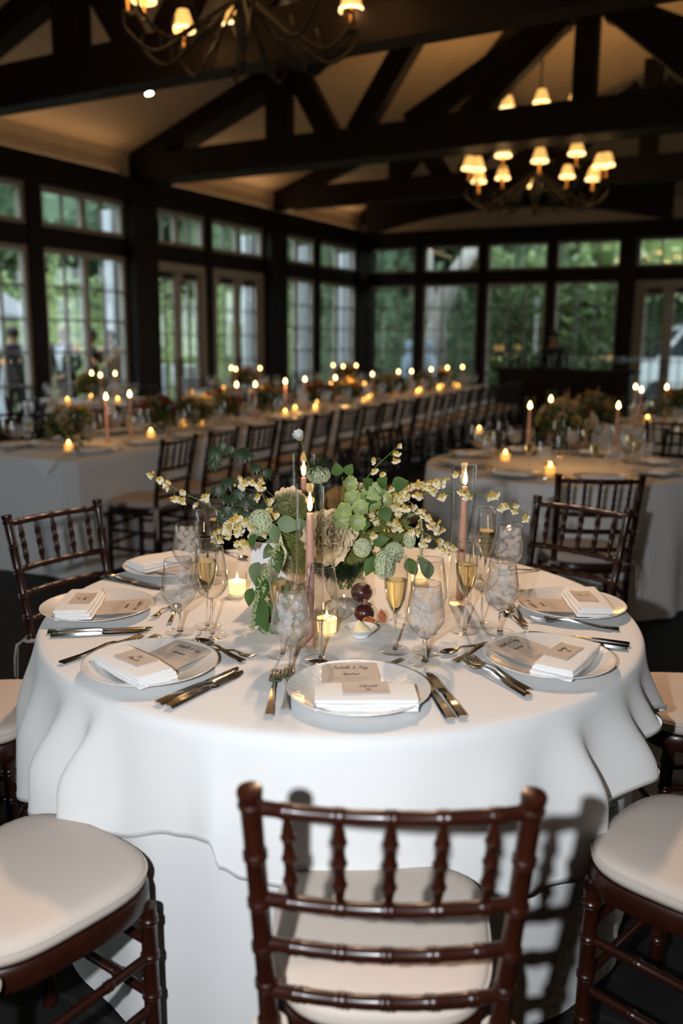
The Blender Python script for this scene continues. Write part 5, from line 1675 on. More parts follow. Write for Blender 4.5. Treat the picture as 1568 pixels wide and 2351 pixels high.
# ------------------------------------------------------------------ tables behind
def bg_round_cloth(R_, seed, n=200):
    rr = random.Random(seed); ph = [rr.uniform(0, 6) for _ in range(4)]
    mb = MB(); zs = [(0.0, .76), (.4, .7605), (R_ - .03, .7605), (R_ - .005, .759), (R_ + .004, .75), (R_ + .01, .72), (R_ + .015, .62), (R_ + .02, .45), (R_ + .03, .25), (R_ + .04, .005)]
    for i in range(n):
        a = 2 * pi * i / n
        pl = .5 * sin(9 * a + ph[0]) + .35 * sin(14 * a + ph[1]) + .3 * sin(23 * a + ph[2])
        for j, (r, z) in enumerate(zs):
            g = max(0, (.74 - z) / .74) ** .8
            q = r + .045 * pl * g
            mb.v.append((q * cos(a), q * sin(a), z))
    m_ = len(zs)
    for i in range(n):
        k = ((i + 1) % n) * m_
        for j in range(m_ - 1): mb.f.append((i * m_ + j, k + j, k + j + 1, i * m_ + j + 1)); mb.m.append(0)
    return mb.mesh('tablecloth', M['cloth_bg'], True, 60)
def lo_glass(prof, n=16):
    return MB().lathe(prof, n).mesh('glass', M['glass'], True, 50)
BG_W = lo_glass([(0, 0), (.038, 0), (.038, .003), (.006, .007), (.0048, .06), (.016, .069), (.041, .097), (.0455, .112), (.0415, .15), (.0345, .196), (.0335, .196), (.0405, .15), (.0443, .112), (.04, .099), (0, .072)])
BG_N = lo_glass([(0, 0), (.041, 0), (.041, .003), (.006, .007), (.0036, .09), (.015, .101), (.039, .126), (.0435, .141), (.0395, .185), (.0325, .234), (.0315, .234), (.0385, .185), (.0423, .141), (.038, .128), (0, .104)])
BG_F = MB().lathe([(0, 0), (.037, 0), (.037, .003), (.005, .007), (.0034, .09), (.009, .101), (.0235, .134), (.0292, .18), (.0245, .245), (.0237, .245), (.0284, .18), (.0228, .135), (0, .104)], 14)
BG_F = BG_F.mesh('flute', M['glass'], True, 50)
BG_FILL = MB().lathe([(0, .105), (.0225, .136), (.0277, .178), (0, .178)], 12).mesh('fill', M['champagne'])
BG_ICEW = MB().lathe([(0, .074), (.039, .1), (.0435, .113), (.0385, .165), (0, .165)], 12).mesh('iced_water', M['ice'])
BG_PLATE = MB().lathe([(0, .003), (.1, .004), (.15, .022), (.155, .023), (.15, .019), (.09, 0), (0, 0)], 32).mesh('plate', M['porcelain'])
bn = MB(); bn.box((0, 0, .012), (.21, .1, .024)); BG_NAPF = fold_mesh(.21, .1, .024, 4)
M['amber_glass'] = thin_glass('amber_glass', (1.0, .86, .62), 0.0, .4, .03)
BG_TAPER = MB().lathe([(0, 0), (.03, 0), (.03, .006), (.013, .012), (.012, .03), (.0115, .16), (.0085, .31), (0, .312)], 10).mesh('taper', M['wax_pink'])
BG_FL = flame_mesh(.048, .012, M['flame_bg'])
BG_FLS = flame_mesh(.026, .010, M['flame_bg'])
BG_CUP = MB().lathe([(0, 0), (.03, 0), (.034, .07), (.033, .07), (.029, .005), (0, .005)], 14).mesh('cup', M['amber_glass'])
BG_VW = MB().lathe([(0, .006), (.028, .006), (.031, .045), (0, .045)], 12).mesh('wax', M['wax'])
BG_HUR = MB().lathe([(.035, 0), (.035, .40), (.034, .40), (.034, 0)], 20).mesh('hurricane', M['hurricane'], True, 60)
BG_FORK = MB().box((0, 0, .003), (.018, .2, .004)).mesh('cutlery', M['steel'], False)
def bg_setting(p, rz, place_, where, grp, gy=1.0):
    """p: plate centre on the cloth, rz: local +Y points to the middle of the table"""
    M0 = TR(p.x, p.y, .7625, rz)
    ob('dinner_plate', BG_PLATE, None, M0, 'white dinner plate at the ' + place_ + ' place of ' + where, 'plate', 'plates on ' + grp)
    ob('folded_napkin', BG_NAPF, None, M0 @ Matrix.Translation((0, -.02, .006)), 'folded white napkin at the ' + place_ + ' place of ' + where, 'napkin', 'napkins on ' + grp)
    for me, nm, x, y, lab in ((BG_W, 'water_goblet', .12, .19, 'iced-water goblet'), (BG_N, 'wine_glass', .19, .24, 'empty wine glass'), (BG_F, 'champagne_flute', .06, .26, 'champagne flute')):
        t = place(nm, [('glass_body', me)] + ([('sparkling_wine', BG_FILL)] if me is BG_F else []) + ([('iced_water', BG_ICEW)] if me is BG_W else []), lab + ' at the ' + place_ + ' place of ' + where, 'glass', M0 @ Matrix.Translation((x, y, 0) if gy == 1.0 else ({.12: .12, .19: .218, .06: .02}[x], .125 + .02 * (y > .2), 0)), 'glasses on ' + grp)
    for nm, x in (('table_knife', .185), ('dinner_fork', -.18)):
        parts = KNIFE_S if nm == 'table_knife' else FORK_S
        place(nm, parts, ('knife' if nm == 'table_knife' else 'fork') + ' at the ' + place_ + ' place of ' + where, 'knife' if nm == 'table_knife' else 'fork', M0 @ Matrix.Translation((x, 0, 0)), 'cutlery on ' + grp)
def bg_taper(p, label, grp, hur=False):
    t = place('taper_candle', [('wax', BG_TAPER), ('flame', BG_FL, None, Matrix.Translation((0, 0, .315)))], label, 'candle', TR(p.x, p.y, .762), grp)
    if hur: ob('hurricane_vase', BG_HUR, None, TR(p.x, p.y, .762), 'clear hurricane cylinder of the ' + label, 'candle holder', 'hurricane cylinders behind')
def bg_votive(p, label, grp):
    place('votive_candle', [('glass_cup', BG_CUP), ('wax', BG_VW), ('flame', BG_FLS, None, Matrix.Translation((0, 0, .047)))], label, 'candle', TR(p.x, p.y, .762), grp)
def warm(p, w, r=.08):
    candle_light(p, w, r, (1.0, .50, .16))
PAL = {
 'amber': [(.55, .26, .05), (.62, .40, .10), (.45, .12, .03), (.66, .52, .28)],
 'cream': [(.70, .58, .38), (.62, .48, .25), (.78, .70, .52), (.50, .40, .12)],
 'rust': [(.40, .10, .03), (.52, .20, .05), (.30, .06, .03), (.60, .38, .14)],
}
PM = {k: [mat('bloom_%s_%d' % (k, i), c, .6, var=.25, scale=60, translucent=.2) for i, c in enumerate(v)] for k, v in PAL.items()}
BLOOMS = {}
def bloom_mesh(R_, m, seed):
    rr = random.Random(seed); mb = MB()
    for ring, (n, tilt, sc) in enumerate(((7, .2, 1), (6, .7, .85), (5, 1.2, .6))):
        for k in range(n):
            petal(mb, Vector((0, 0, 0)), 2 * pi * k / n + ring * .4, tilt, R_ * sc, R_ * .5 * sc, .5, rr)
    return mb.mesh('bloom', m, True, 0)
for k, ms in PM.items():
    BLOOMS[k] = [bloom_mesh(.045, m, i) for i, m in enumerate(ms)]
def foliage_mesh(radii, n, L, w, m, seed, lower=-.3):
    rr = random.Random(seed); mb = MB()
    for k in range(n):
        d = Vector((rr.gauss(0, 1), rr.gauss(0, 1), abs(rr.gauss(0, 1)) + lower)).normalized()
        q = rr.uniform(.3, 1.0)
        p = Vector((d.x * radii[0], d.y * radii[1], d.z * radii[2])) * q
        e = (d + Vector((rr.gauss(0, .5), rr.gauss(0, .5), rr.gauss(0, .5)))).normalized() * L * rr.uniform(.6, 1.2)
        s = e.orthogonal().normalized() * w
        mb.add([p, p + e * .5 - s, p + e, p + e * .5 + s], [(0, 1, 2, 3)])
    return mb.mesh('foliage', m, False)
FOL = [foliage_mesh((.17, .17, .17), 320, .07, .014, M['leaf'], 1), foliage_mesh((.17, .17, .17), 320, .07, .012, M['leaf_dark'], 2), foliage_mesh((.15, .15, .2), 260, .09, .006, M['smoke'], 3)]
BVASE = MB().lathe([(0, 0), (.03, 0), (.06, .035), (.064, .06), (.05, .098), (.048, .098), (.06, .06), (.03, .006), (0, .006)], 16).mesh('vase', M['glass'])
def bouquet(p, pal, label, seed, s=1.0, grp='centrepieces on the tables behind', nb=10):
    rr = random.Random(seed)
    t = thing('flower_arrangement', label, 'flowers', TR(p.x, p.y, .762, rr.uniform(0, 6), s), grp)
    ob('vase', BVASE, t)
    for i, f in enumerate(FOL):
        o = ob('foliage', f, t, Matrix.Translation((0, 0, .14)) @ Matrix.Rotation(rr.uniform(0, 6), 4, 'Z')); o['kind'] = 'stuff'
    for k in range(nb):
        a, e = rr.uniform(0, 6.28), rr.uniform(.1, 1.4)
        d = Vector((cos(a) * cos(e), sin(a) * cos(e), sin(e)))
        ob('bloom', BLOOMS[pal][rr.randrange(4)], t, look_matrix(Vector((0, 0, .14)) + d * rr.uniform(.12, .2), d, 0, rr.uniform(.7, 1.3)))

# -- the round table behind on the right
RC = Vector((1.36, 5.42, 0))
ob('tablecloth', bg_round_cloth(.82, 5), None, TR(RC.x, RC.y, 0), 'white floor-length cloth on the round table behind on the right', 'tablecloth')
WR = 'the right round table'
for k in range(8):
    a = radians(8 + 45 * k)
    p = RC + Vector((.62 * sin(a), -.62 * cos(a), 0))
    bg_setting(p, a, ('front', 'front-right', 'right', 'back-right', 'back', 'back-left', 'left', 'front-left')[k], WR, 'the right round table', .6)
for xy, lab in (((1217, 930), 'pink taper on the right round table nearest the aisle'), ((1265, 915), 'pink taper at the middle of the right round table'), ((1420, 930), 'pink taper on the right round table beside the cream blooms')):
    bg_taper(at_z(xy[0], xy[1], 1.10), lab, 'tapers on the right round table', True)
for xy, lab in (((1160, 1048), 'lit votive at the aisle side of the right round table'), ((1263, 1078), 'lit votive at the front of the right round table'), ((1100, 990), 'lit votive at the back of the right round table')):
    bg_votive(at_z(xy[0], xy[1], .79), lab, 'votives on the right round table')
bouquet(at_z(1305, 1020, .78) + Vector((0, .1, 0)), 'cream', 'low cream and green flower arrangement on the right round table', 3, 1.0, nb=18)
bouquet(at_z(1380, 1000, .78) + Vector((0, .25, 0)), 'amber', 'amber flower arrangement at the far side of the right round table', 4, 1.0, nb=18)
warm(Vector((1.36, 5.25, 1.2)), 3.4)
chair(1.23, 4.34, radians(2), 'dark chair at the right round table, overlapping the chair in front of it', 'chairs around the right round table')
for k, (a, lab) in enumerate(((62, 'dark chair at the right border beside the right round table'), (125, 'dark chair behind the right round table, on its right'), (175, 'dark chair straight behind the right round table'), (230, 'dark chair behind the right round table on the aisle side'), (-80, 'dark chair on the aisle side of the right round table'))):
    r = radians(a)
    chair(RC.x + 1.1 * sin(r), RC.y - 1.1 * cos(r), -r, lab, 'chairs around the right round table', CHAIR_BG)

# -- the long table
LA = radians(66)
LU, LV = Vector((cos(LA), sin(LA), 0)), Vector((-sin(LA), cos(LA), 0))      # along, and to the far side
LO = Vector((-1.614, 5.336, 0)) + LV * .05; LLEN, LWID = 10.4, 1.07
def LT(s, d, z=0.0): return LO + LU * s + LV * d + Vector((0, 0, z))
def long_cloth():
    mb = MB(); per = []
    def run(a, c, n, nx, ny):
        for i in range(n):
            t = i / n; per.append((a[0] + (c[0] - a[0]) * t, a[1] + (c[1] - a[1]) * t, nx, ny))
    r = .02
    run((r, 0), (LLEN - r, 0), 170, 0, -1); run((LLEN, r), (LLEN, LWID - r), 20, 1, 0); run((LLEN - r, LWID), (r, LWID), 170, 0, 1); run((0, LWID - r), (0, r), 20, -1, 0)
    n = len(per); zs = [.7605, .757, .745, .70, .58, .40, .2, .006]
    for i, (x, y, nx, ny) in enumerate(per):
        w = .5 * sin(i * .55) + .4 * sin(i * .23 + 1) + .3 * sin(i * 1.1)
        for j, z in enumerate(zs):
            g = max(0, (.73 - z) / .73)
            o = (0, .003, .007, .012, .015, .02, .025, .03)[j] + .018 * w * g
            mb.v.append(tuple(LT(x + nx * o, y + ny * o, z)))
    m_ = len(zs)
    for i in range(n):
        k = ((i + 1) % n) * m_
        for j in range(m_ - 1): mb.f.append((i * m_ + j, i * m_ + j + 1, k + j + 1, k + j)); mb.m.append(0)
    mb.f.append(tuple(i * m_ for i in range(n))); mb.m.append(0)
    return mb.mesh('tablecloth', M['cloth_bg'], True, 50)
ob('tablecloth', long_cloth(), None, None, 'white floor-length cloth on the long banquet table', 'tablecloth')
# folded corner of the runner hanging at the near end
nap = MB(); nap.add([LT(-.012, .12, .765), LT(-.012, .34, .765), LT(-.034, .22, .66), LT(.25, .12, .7625), LT(.25, .34, .7625)], [(0, 1, 2), (3, 4, 1, 0)])
ob('cloth_napkin', nap.mesh('cloth_napkin', M['napkin'], False), None, None, 'pointed white cloth corner hanging over the near end of the long table', 'napkin')
WL = 'the long table'
ORD = ['first', 'second', 'third', 'fourth', 'fifth', 'sixth', 'seventh', 'eighth', 'ninth', 'tenth', 'eleventh', 'twelfth', 'thirteenth', 'fourteenth', 'fifteenth', 'sixteenth', 'seventeenth', 'eighteenth', 'nineteenth']
rr = random.Random(4)
for k in range(19):
    s = .42 + .545 * k
    q = LT(s, -.205 - rr.uniform(0, .03))
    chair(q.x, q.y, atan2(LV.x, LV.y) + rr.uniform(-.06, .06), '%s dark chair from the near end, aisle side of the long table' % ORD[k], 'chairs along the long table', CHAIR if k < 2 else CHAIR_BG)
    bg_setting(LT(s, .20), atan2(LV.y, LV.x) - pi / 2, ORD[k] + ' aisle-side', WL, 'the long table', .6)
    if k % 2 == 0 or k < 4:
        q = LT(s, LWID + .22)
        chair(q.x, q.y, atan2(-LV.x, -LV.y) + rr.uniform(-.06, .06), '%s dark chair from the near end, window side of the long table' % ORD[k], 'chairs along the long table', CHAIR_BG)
        bg_setting(LT(s, LWID - .20), atan2(-LV.y, -LV.x) - pi / 2, ORD[k] + ' window-side', WL, 'the long table', .6)
TS = []
tp = [(243, 908), (297, 890), (543, 880), (586, 878), (655, 868), (700, 868), (770, 863), (855, 855), (915, 853), (945, 850), (990, 847), (1027, 845), (1062, 842), (1093, 838), (1137, 835)]
for i, xy in enumerate(tp):
    p = at_z(xy[0], xy[1], 1.10)
    rel = p - LO; s_ = rel.dot(LU)
    p = LT(min(LLEN - .1, max(.1, s_)), .5 + .08 * ((i % 3) - 1))
    # keep the photographed bearing: slide along the table until the candle lines up
    r_ = ray(xy[0], xy[1]); r_.z = 0
    d_ = .535 + .05 * ((i % 3) - 1)
    base = LT(0, d_); nrm = LV
    t_ = (base - Vector((0, 0, 0))).dot(nrm) / r_.dot(nrm)
    p = r_ * t_
    s_ = (p - LO).dot(LU)
    if 0 < s_ < LLEN: TS.append(s_); bg_taper(p, '%s pink taper from the near end of the long table' % ORD[i], 'tapers on the long table')
for i, xy in enumerate([(158, 1022), (354, 994), (388, 968), (656, 947), (757, 938), (516, 888), (560, 890), (1348 - 500, 900), (700, 925), (940, 885), (1010, 880), (1090, 872)]):
    p = at_z(xy[0], xy[1], .80)
    rel = p - LO; s_, d_ = rel.dot(LU), rel.dot(LV)
    p = LT(min(LLEN - .1, max(.08, s_)), min(.68, max(.40, d_)))
    bg_votive(p, '%s glowing votive from the near end of the long table' % ORD[i], 'votives on the long table')
BS = []
for i, (s_, pal) in enumerate(((.62, 'cream'), (1.3, 'rust'), (2.0, 'cream'), (2.9, 'rust'), (3.7, 'amber'), (4.6, 'rust'), (5.5, 'amber'), (6.4, 'cream'), (7.4, 'amber'), (8.4, 'amber'), (9.5, 'amber'))):
    best = max([s_ + .05 * k for k in range(-7, 8)], key=lambda q: min(.34, min([abs(q - t_) for t_ in TS] + [abs(q - b_) * .7 for b_ in BS] + [1])) - .02 * abs(q - s_))
    BS.append(best)
    bouquet(LT(best, .535), pal, '%s low flower arrangement from the near end of the long table' % ORD[i], 60 + i, .88, nb=16)
kv = 0
for i in range(30):
    sv = .70 + .335 * i
    if min(abs(sv - q) for q in BS + TS) < .14 or sv > LLEN - .15 or kv > 18: continue
    bg_votive(LT(sv, .45 + .17 * ((i * 7) % 3) / 2), '%s small votive in the centre row of the long table, from the near end' % ORD[kv], 'centre-row votives on the long table')
    kv += 1
for s_ in (.7, 2.2, 3.8, 5.4, 7.2, 9.2): warm(LT(s_, .5, 1.08), 1.8, .05)

# -- more round tables farther back
def far_table(c, label, where, nset, chairs_, pal, tapers, seed):
    ob('tablecloth', bg_round_cloth(.82, seed, 120), None, TR(c.x, c.y, 0), 'white cloth on ' + where, 'tablecloth')
    for k in range(nset):
        a = 2 * pi * k / nset + .3
        bg_setting(c + Vector((.6 * sin(a), -.6 * cos(a), 0)), a, ('front', 'front-right', 'back-right', 'back', 'back-left', 'front-left')[k], where, where, .6)
    for k, a in enumerate(chairs_):
        r = radians(a)
        chair(c.x + 1.1 * sin(r), c.y - 1.1 * cos(r), -r, '%s dark chair from the aisle side at %s' % (ORD[k], where), 'chairs at ' + where, CHAIR_BG)
    for k, xy in enumerate(tapers):
        p = at_y(xy[0], xy[1], c.y + (.27, -.27, .25)[k % 3])
        bg_taper(p, '%s lit taper from the window side on %s' % (ORD[k], where), 'tapers on ' + where)
    bouquet(c, pal, 'tall flower arrangement in the middle of ' + where, seed, 1.05, nb=16)
    for k in range(3):
        a = seed + 2.1 * k
        bg_votive(c + Vector((.33 * cos(a), .33 * sin(a), 0)), '%s small votive at the foot of the flowers on %s' % (ORD[k], where), 'votives on ' + where)
    warm(c + Vector((0, -.1, 1.35)), 1.4)
far_table(Vector((-3.0, 10.5, 0)), '', 'the far left window table', 6, (-70, -15, 40, 100, 170, 230), 'cream', [(210, 852), (230, 852), (264, 852)], 71)
far_table(Vector((-1.45, 13.0, 0)), '', 'the window-door table', 6, (-60, 0, 60, 140, 220), 'amber', [(531, 836), (541, 836), (597, 836)], 72)
far_table(Vector((.05, 14.9, 0)), '', 'the corner window table', 6, (-60, 0, 60, 140, 220), 'amber', [(765, 827), (788, 828), (818, 827)], 73)
far_table(Vector((3.25, 8.3, 0)), '', 'the far right table', 6, (-75, -25, 30, 180, 230), 'amber', [(1460, 876), (1474, 878), (1534, 850)], 74)
far_table(Vector((-4.15, 7.9, 0)), '', 'the left border table', 6, (20, 70, 120, 200), 'cream', [], 75)

# -- dark bar counter before the far windows
bc = RW(4.9, 1.9, 0)
bar = thing('bar_counter', 'dark wooden bar counter standing before the far windows', 'bar', wall_matrix(bc, DR, NO))
ob('body', MB().box((0, 0, .5), (2.3, .55, 1.0)).mesh('bar_body', M['wood_bg'], False), bar)
ob('counter_top', MB().box((0, -.03, 1.025), (2.5, .7, .05)).mesh('counter_top', M['timber'], False), bar)
ob('panel', MB().box((-.6, -.28, .5), (.9, .02, .7)).mesh('panel', M['timber'], False), bar); ob('panel', MB().box((.6, -.28, .5), (.9, .02, .7)).mesh('panel', M['timber'], False), bar)
BOT = MB().lathe([(0, 0), (.036, 0), (.037, .01), (.037, .19), (.015, .24), (.014, .30), (0, .30)], 12)
M['green_glass'] = thin_glass('bottle_glass', (.25, .4, .2), 0.02, .6, .05)
BOTM = BOT.mesh('bottle', M['green_glass'])
for k in range(9):
    q = wall_matrix(bc, DR, NO) @ Vector((-1.0 + .13 * k, .1 * (k % 2), 1.051))
    ob('bottle', BOTM, None, TR(q.x, q.y, q.z), '%s bottle in the row on the bar counter' % ORD[k], 'bottle', 'bottles on the bar')
for k in range(12):
    q = wall_matrix(bc, DR, NO) @ Vector((.2 + .09 * k, .12 * (k % 3) - .1, 1.051))
    ob('wine_glass', BG_N, None, TR(q.x, q.y, q.z), '%s clean wine glass from the bottles on the bar counter' % ORD[k], 'glass', 'glasses on the bar')

# ------------------------------------------------------------------ outside the windows
M['lawn'] = mat('lawn', (.06, .11, .03), .9, var=.5, scale=2)
M['terrace'] = mat('terrace_paving', (.25, .24, .22), .9, var=.2, scale=3)
M['t_leaf1'] = mat('tree_leaf_mid', (.19, .27, .15), .6, var=.5, scale=.7, translucent=.3)
M['t_leaf2'] = mat('tree_leaf_bright', (.33, .42, .17), .6, var=.5, scale=.7, translucent=.3)
M['t_leaf3'] = mat('tree_leaf_dark', (.10, .165, .095), .6, var=.5, scale=.7, translucent=.3)
M['t_leaf4'] = mat('tree_leaf_pale', (.50, .56, .36), .6, var=.4, scale=.7, translucent=.3)
M['bark'] = mat('pale_bark', (.42, .39, .36), .9, var=.35, scale=3, bump=.3, bscale=6)
M['bark_d'] = mat('dark_bark', (.10, .08, .06), .9, var=.35, scale=3)
M['porch'] = mat('white_porch_paint', (.42, .45, .48), .6)
M['suit'] = mat('dark_suit', (.012, .014, .02), .8)
M['skin'] = mat('skin', (.34, .20, .14), .6)
M['hair'] = mat('dark_hair', (.02, .015, .012), .6)
M['shirt'] = mat('white_shirt', (.62, .66, .72), .8)
M['dress'] = mat('beige_dress', (.55, .40, .27), .8)
M['van'] = mat('white_van_paint', (.6, .62, .65), .3, coat=.5)
M['tyre'] = mat('tyre_rubber', (.02, .02, .02), .8)
M['van_glass'] = mat('van_window', (.02, .03, .035), .08)
M['roof_grey'] = mat('grey_shingle', (.20, .20, .22), .8, var=.2, scale=8)
M['blue_white'] = mat('pale_blue_cover', (.45, .55, .70), .8)
gm = MB(); gm.add([(-60, -10, -.09), (70, -10, -.09), (70, 90, -.09), (-60, 90, -.09)], [(0, 1, 2, 3)])
ob('lawn', gm.mesh('lawn', M['lawn'], False), kind='structure')
tm = MB(); tp_ = [LW(ROOM_L, -.15, -.03), LW(-4, -.15, -.03), LW(-4, -7, -.03), LW(ROOM_L, -7, -.03)]
tm.add(tp_, [(0, 1, 2, 3)]); ob('terrace', tm.mesh('terrace', M['terrace'], False), kind='structure')

def crown(radii, n, L, m, seed):
    rr = random.Random(seed); mb = MB()
    lobes = [(Vector((rr.uniform(-.6, .6) * radii[0], rr.uniform(-.6, .6) * radii[1], rr.uniform(-.6, .6) * radii[2])), rr.uniform(.35, .6)) for _ in range(9)]
    for k in range(n):
        c, q = lobes[k % 9]
        d = Vector((rr.gauss(0, 1), rr.gauss(0, 1), rr.gauss(0, 1))).normalized() * (rr.random() ** .4)
        p = c + Vector((d.x * radii[0], d.y * radii[1], d.z * radii[2])) * q
        e = Vector((rr.gauss(0, 1), rr.gauss(0, 1), rr.gauss(0, .6))).normalized() * L * rr.uniform(.6, 1.3)
        s = e.cross(Vector((rr.gauss(0, 1), rr.gauss(0, 1), rr.gauss(0, 1)))).normalized() * L * .45
        mb.add([p - e * .5, p - s * .6, p + e * .5, p + s * .6], [(0, 1, 2, 3)], rr.randrange(2))
    for c, q in lobes: mb.ball(c, 1, 10, 7, 1, sc=(radii[0] * q * .72, radii[1] * q * .72, radii[2] * q * .72))
    return mb
CROWNS = []
for i, ms in enumerate((('t_leaf1', 't_leaf3'), ('t_leaf2', 't_leaf1'), ('t_leaf3', 't_leaf1'), ('t_leaf4', 't_leaf2'))):
    CROWNS.append(crown((1, 1, 1), 5200, .075, None, 80 + i).mesh('crown', [M[a] for a in ms], False))
def tree(x, y, h, r, kind, label, trunk=.16, lean=0.0, zc=None, rz=None):
    t = thing('tree', label, 'tree', TR(x, y, -.09), 'trees outside the windows')
    zc = zc or h - r * .9
    ob('trunk', MB().tube(catmull([(0, 0, 0), (lean * .3, 0, zc * .4), (lean, .1, zc)], 5), [trunk * 1.3] + [trunk] * 5 + [trunk * .7] * 5, 9).mesh('trunk', M['bark_d']), t)
    o = ob('crown', CROWNS[kind], t, Matrix.Translation((lean, 0, zc)) @ Matrix.Rotation(rz if rz is not None else x * 3.1, 4, 'Z') @ Matrix.Diagonal((r * 1.25, r, rz_scale(h, zc, r), 1)))
    o['kind'] = 'stuff'
def rz_scale(h, zc, r): return max(r * .9, (h - zc) * 1.2)
SIDE = [  # first row: unseen trees, added only to keep open sky off the panes
 (12.5, 21.5, 8.0, 3.2, 0, 'mid-green tree beyond the right end of the far wall'), (15.8, 19.0, 8.0, 3.2, 2, 'dark tree outside the last far windows'), (-11.0, 11.2, 7.5, 3.0, 0, 'mid-green tree outside the windows left of the frame'), (-12.6, 7.4, 7.5, 3.0, 2, 'dark tree outside the windows beside the photographer'), (-13.6, 3.2, 7.5, 3.0, 1, 'bright tree outside the rearmost side windows'),
 (-11.6, 20.5, 7.5, 2.8, 1, 'bright leafy tree beyond the leftmost window'), (-7.4, 21.6, 7.5, 2.8, 0, 'mid-green tree behind the guests in suits'),
 (-4.6, 21.6, 7.5, 2.6, 2, 'dark green tree beyond the left window column'), (-4.2, 23.5, 8.0, 3.2, 0, 'mid-green tree beyond the first window door'),
 (-2.4, 25.5, 8.0, 3.2, 1, 'bright leafy tree beyond the second window door'), (-.4, 27.5, 8.5, 3.2, 2, 'dark tree beyond the corner windows'),
 (2.0, 27.0, 8.5, 3.2, 0, 'mid-green tree behind the pale forked trunk'), (5.0, 26.0, 8.5, 3.4, 2, 'dark tree behind the sunlit hedge'),
 (8.5, 25.5, 9.0, 3.4, 3, 'pale-leaved tree high above the right hedge'), (11.5, 29.5, 9.5, 3.6, 3, 'pale-leaved tree behind the white van'),
 (15.0, 27.5, 9.5, 3.6, 1, 'bright tree beyond the right border'), (-12.5, 19.0, 8.0, 3.2, 3, 'pale-leaved tree beyond the left border'),
 (-8.8, 23.5, 9.5, 3.6, 3, 'tall pale-leaved tree far behind the left guests'), (-5.2, 28.5, 10.5, 4.0, 1, 'tall bright tree far behind the window doors'), (1.0, 33.0, 11, 4.5, 0, 'tallest mid-green tree far behind the corner')]
for x, y, h, r, k, lab in SIDE:
    tree(x, y, h, r, k, lab)
# leafy hedges: countless leaves, one object each
def hedge(a, c, h, dep, n, ms, label, seed, L=.17):
    rr = random.Random(seed); mb = MB(); a, c = Vector(a), Vector(c); u = (c - a); w = Vector((-u.y, u.x, 0)).normalized()
    for k in range(n):
        t = rr.random(); bz = rr.random() ** .8
        p = a + u * t + w * dep * rr.uniform(-.5, .5) * (1 - .3 * bz) + Vector((0, 0, h * bz * (1 + .14 * sin(t * 23 + seed) + .1 * sin(t * 51)) - .09))
        e = Vector((rr.gauss(0, 1), rr.gauss(0, 1), rr.gauss(0, .7))).normalized() * L * rr.uniform(.6, 1.3)
        s = e.cross(Vector((rr.gauss(0, 1), rr.gauss(0, 1), rr.gauss(0, 1)))).normalized() * L * .45
        mb.add([p - e * .5, p - s * .6, p + e * .5, p + s * .6], [(0, 1, 2, 3)], rr.randrange(2))
    def core(u_, v_):
        q = a + u * u_; zz = h * .86 * sin(pi * v_) ** .6 * (1 + .14 * sin(u_ * 23 + seed))
        return q + w * dep * .36 * cos(pi * v_) + Vector((0, 0, zz - .09))
    mb.grid(core, 40, 9, 1)
    ob('hedge', mb.mesh('hedge', [M[q] for q in ms], False), None, None, label, 'hedge', 'hedges outside', 'stuff')
hedge((-17.0, 16.6, 0), (-7.4, 18.6, 0), 3.0, 1.2, 9000, ('t_leaf1', 't_leaf3'), 'leafy hedge behind the guests outside the left windows', 91)
hedge((-7.2, 17.9, 0), (-1.1, 23.4, 0), 3.0, 1.4, 11000, ('t_leaf1', 't_leaf2'), 'leafy hedge outside the window doors', 92)
hedge((-.8, 23.6, 0), (4.2, 22.6, 0), 2.9, 1.3, 9000, ('t_leaf3', 't_leaf1'), 'dark leafy hedge outside the corner windows', 93)
hedge((3.4, 21.0, 0), (6.5, 19.9, 0), 3.3, 1.5, 11000, ('t_leaf2', 't_leaf1'), 'bright sunlit hedge outside the far right windows', 94)
hedge((-19, 20, 0), (-3, 33.5, 0), 8.5, 2.5, 9000, ('t_leaf3', 't_leaf1'), 'tall wall of foliage far behind the left garden', 95, .42)
hedge((-4, 34.5, 0), (18, 30.5, 0), 8.5, 2.5, 9000, ('t_leaf1', 't_leaf3'), 'tall wall of foliage far behind the corner and the van', 96, .42)
# pale forked trunk
ft_ = at_y(1000, 830, 21.5)
t = thing('tree', 'pale forked tree trunk outside the second far window', 'tree', TR(ft_.x, ft_.y, -.09), 'trees outside the windows')
def tpt(x, y): return at_y(x, y, ft_.y) - Vector((ft_.x, ft_.y, -.09))
ob('trunk', MB().tube(catmull([(0, 0, 0), tpt(1000, 780), tpt(1010, 720), tpt(1040, 640), tpt(1085, 570), tpt(1110, 480)], 6), [.26] * 8 + [.22] * 10 + [.19] * 13, 14).mesh('trunk', M['bark']), t)
ob('branch', MB().tube(catmull([tpt(1003, 760), tpt(990, 700), tpt(983, 620), tpt(980, 500)], 6), [.15] * 8 + [.12] * 11, 10).mesh('branch', M['bark']), t)
o = ob('crown', CROWNS[0], t, Matrix.Translation((.6, 0, 6.8)) @ Matrix.Diagonal((3.2, 2.2, 2.2, 1))); o['kind'] = 'stuff'

# white porch posts just outside the left wall
for i, (x, w) in enumerate(((262, .22), (572, .20), (648, .16), (700, .18), (793, .26))):
    q = at_plane(x, 700, LW(0, -.9, 0), MN)
    t = thing('porch_post', ['white porch post outside the left window by the guests', 'white porch post outside the second window door', 'slim white porch post outside the third window', 'white porch post outside the fourth window', 'broad white porch post nearest the room corner'][i], 'post', wall_matrix(Vector((q.x, q.y, 0)), DL, MN), 'porch posts')
    ob('shaft', MB().box((0, 0, 1.72), (w, w, 3.5)).mesh('shaft', M['porch'], False), t)
    ob('base_block', MB().box((0, 0, .09), (w + .08, w + .08, .24)).mesh('base_block', M['porch'], False), t)

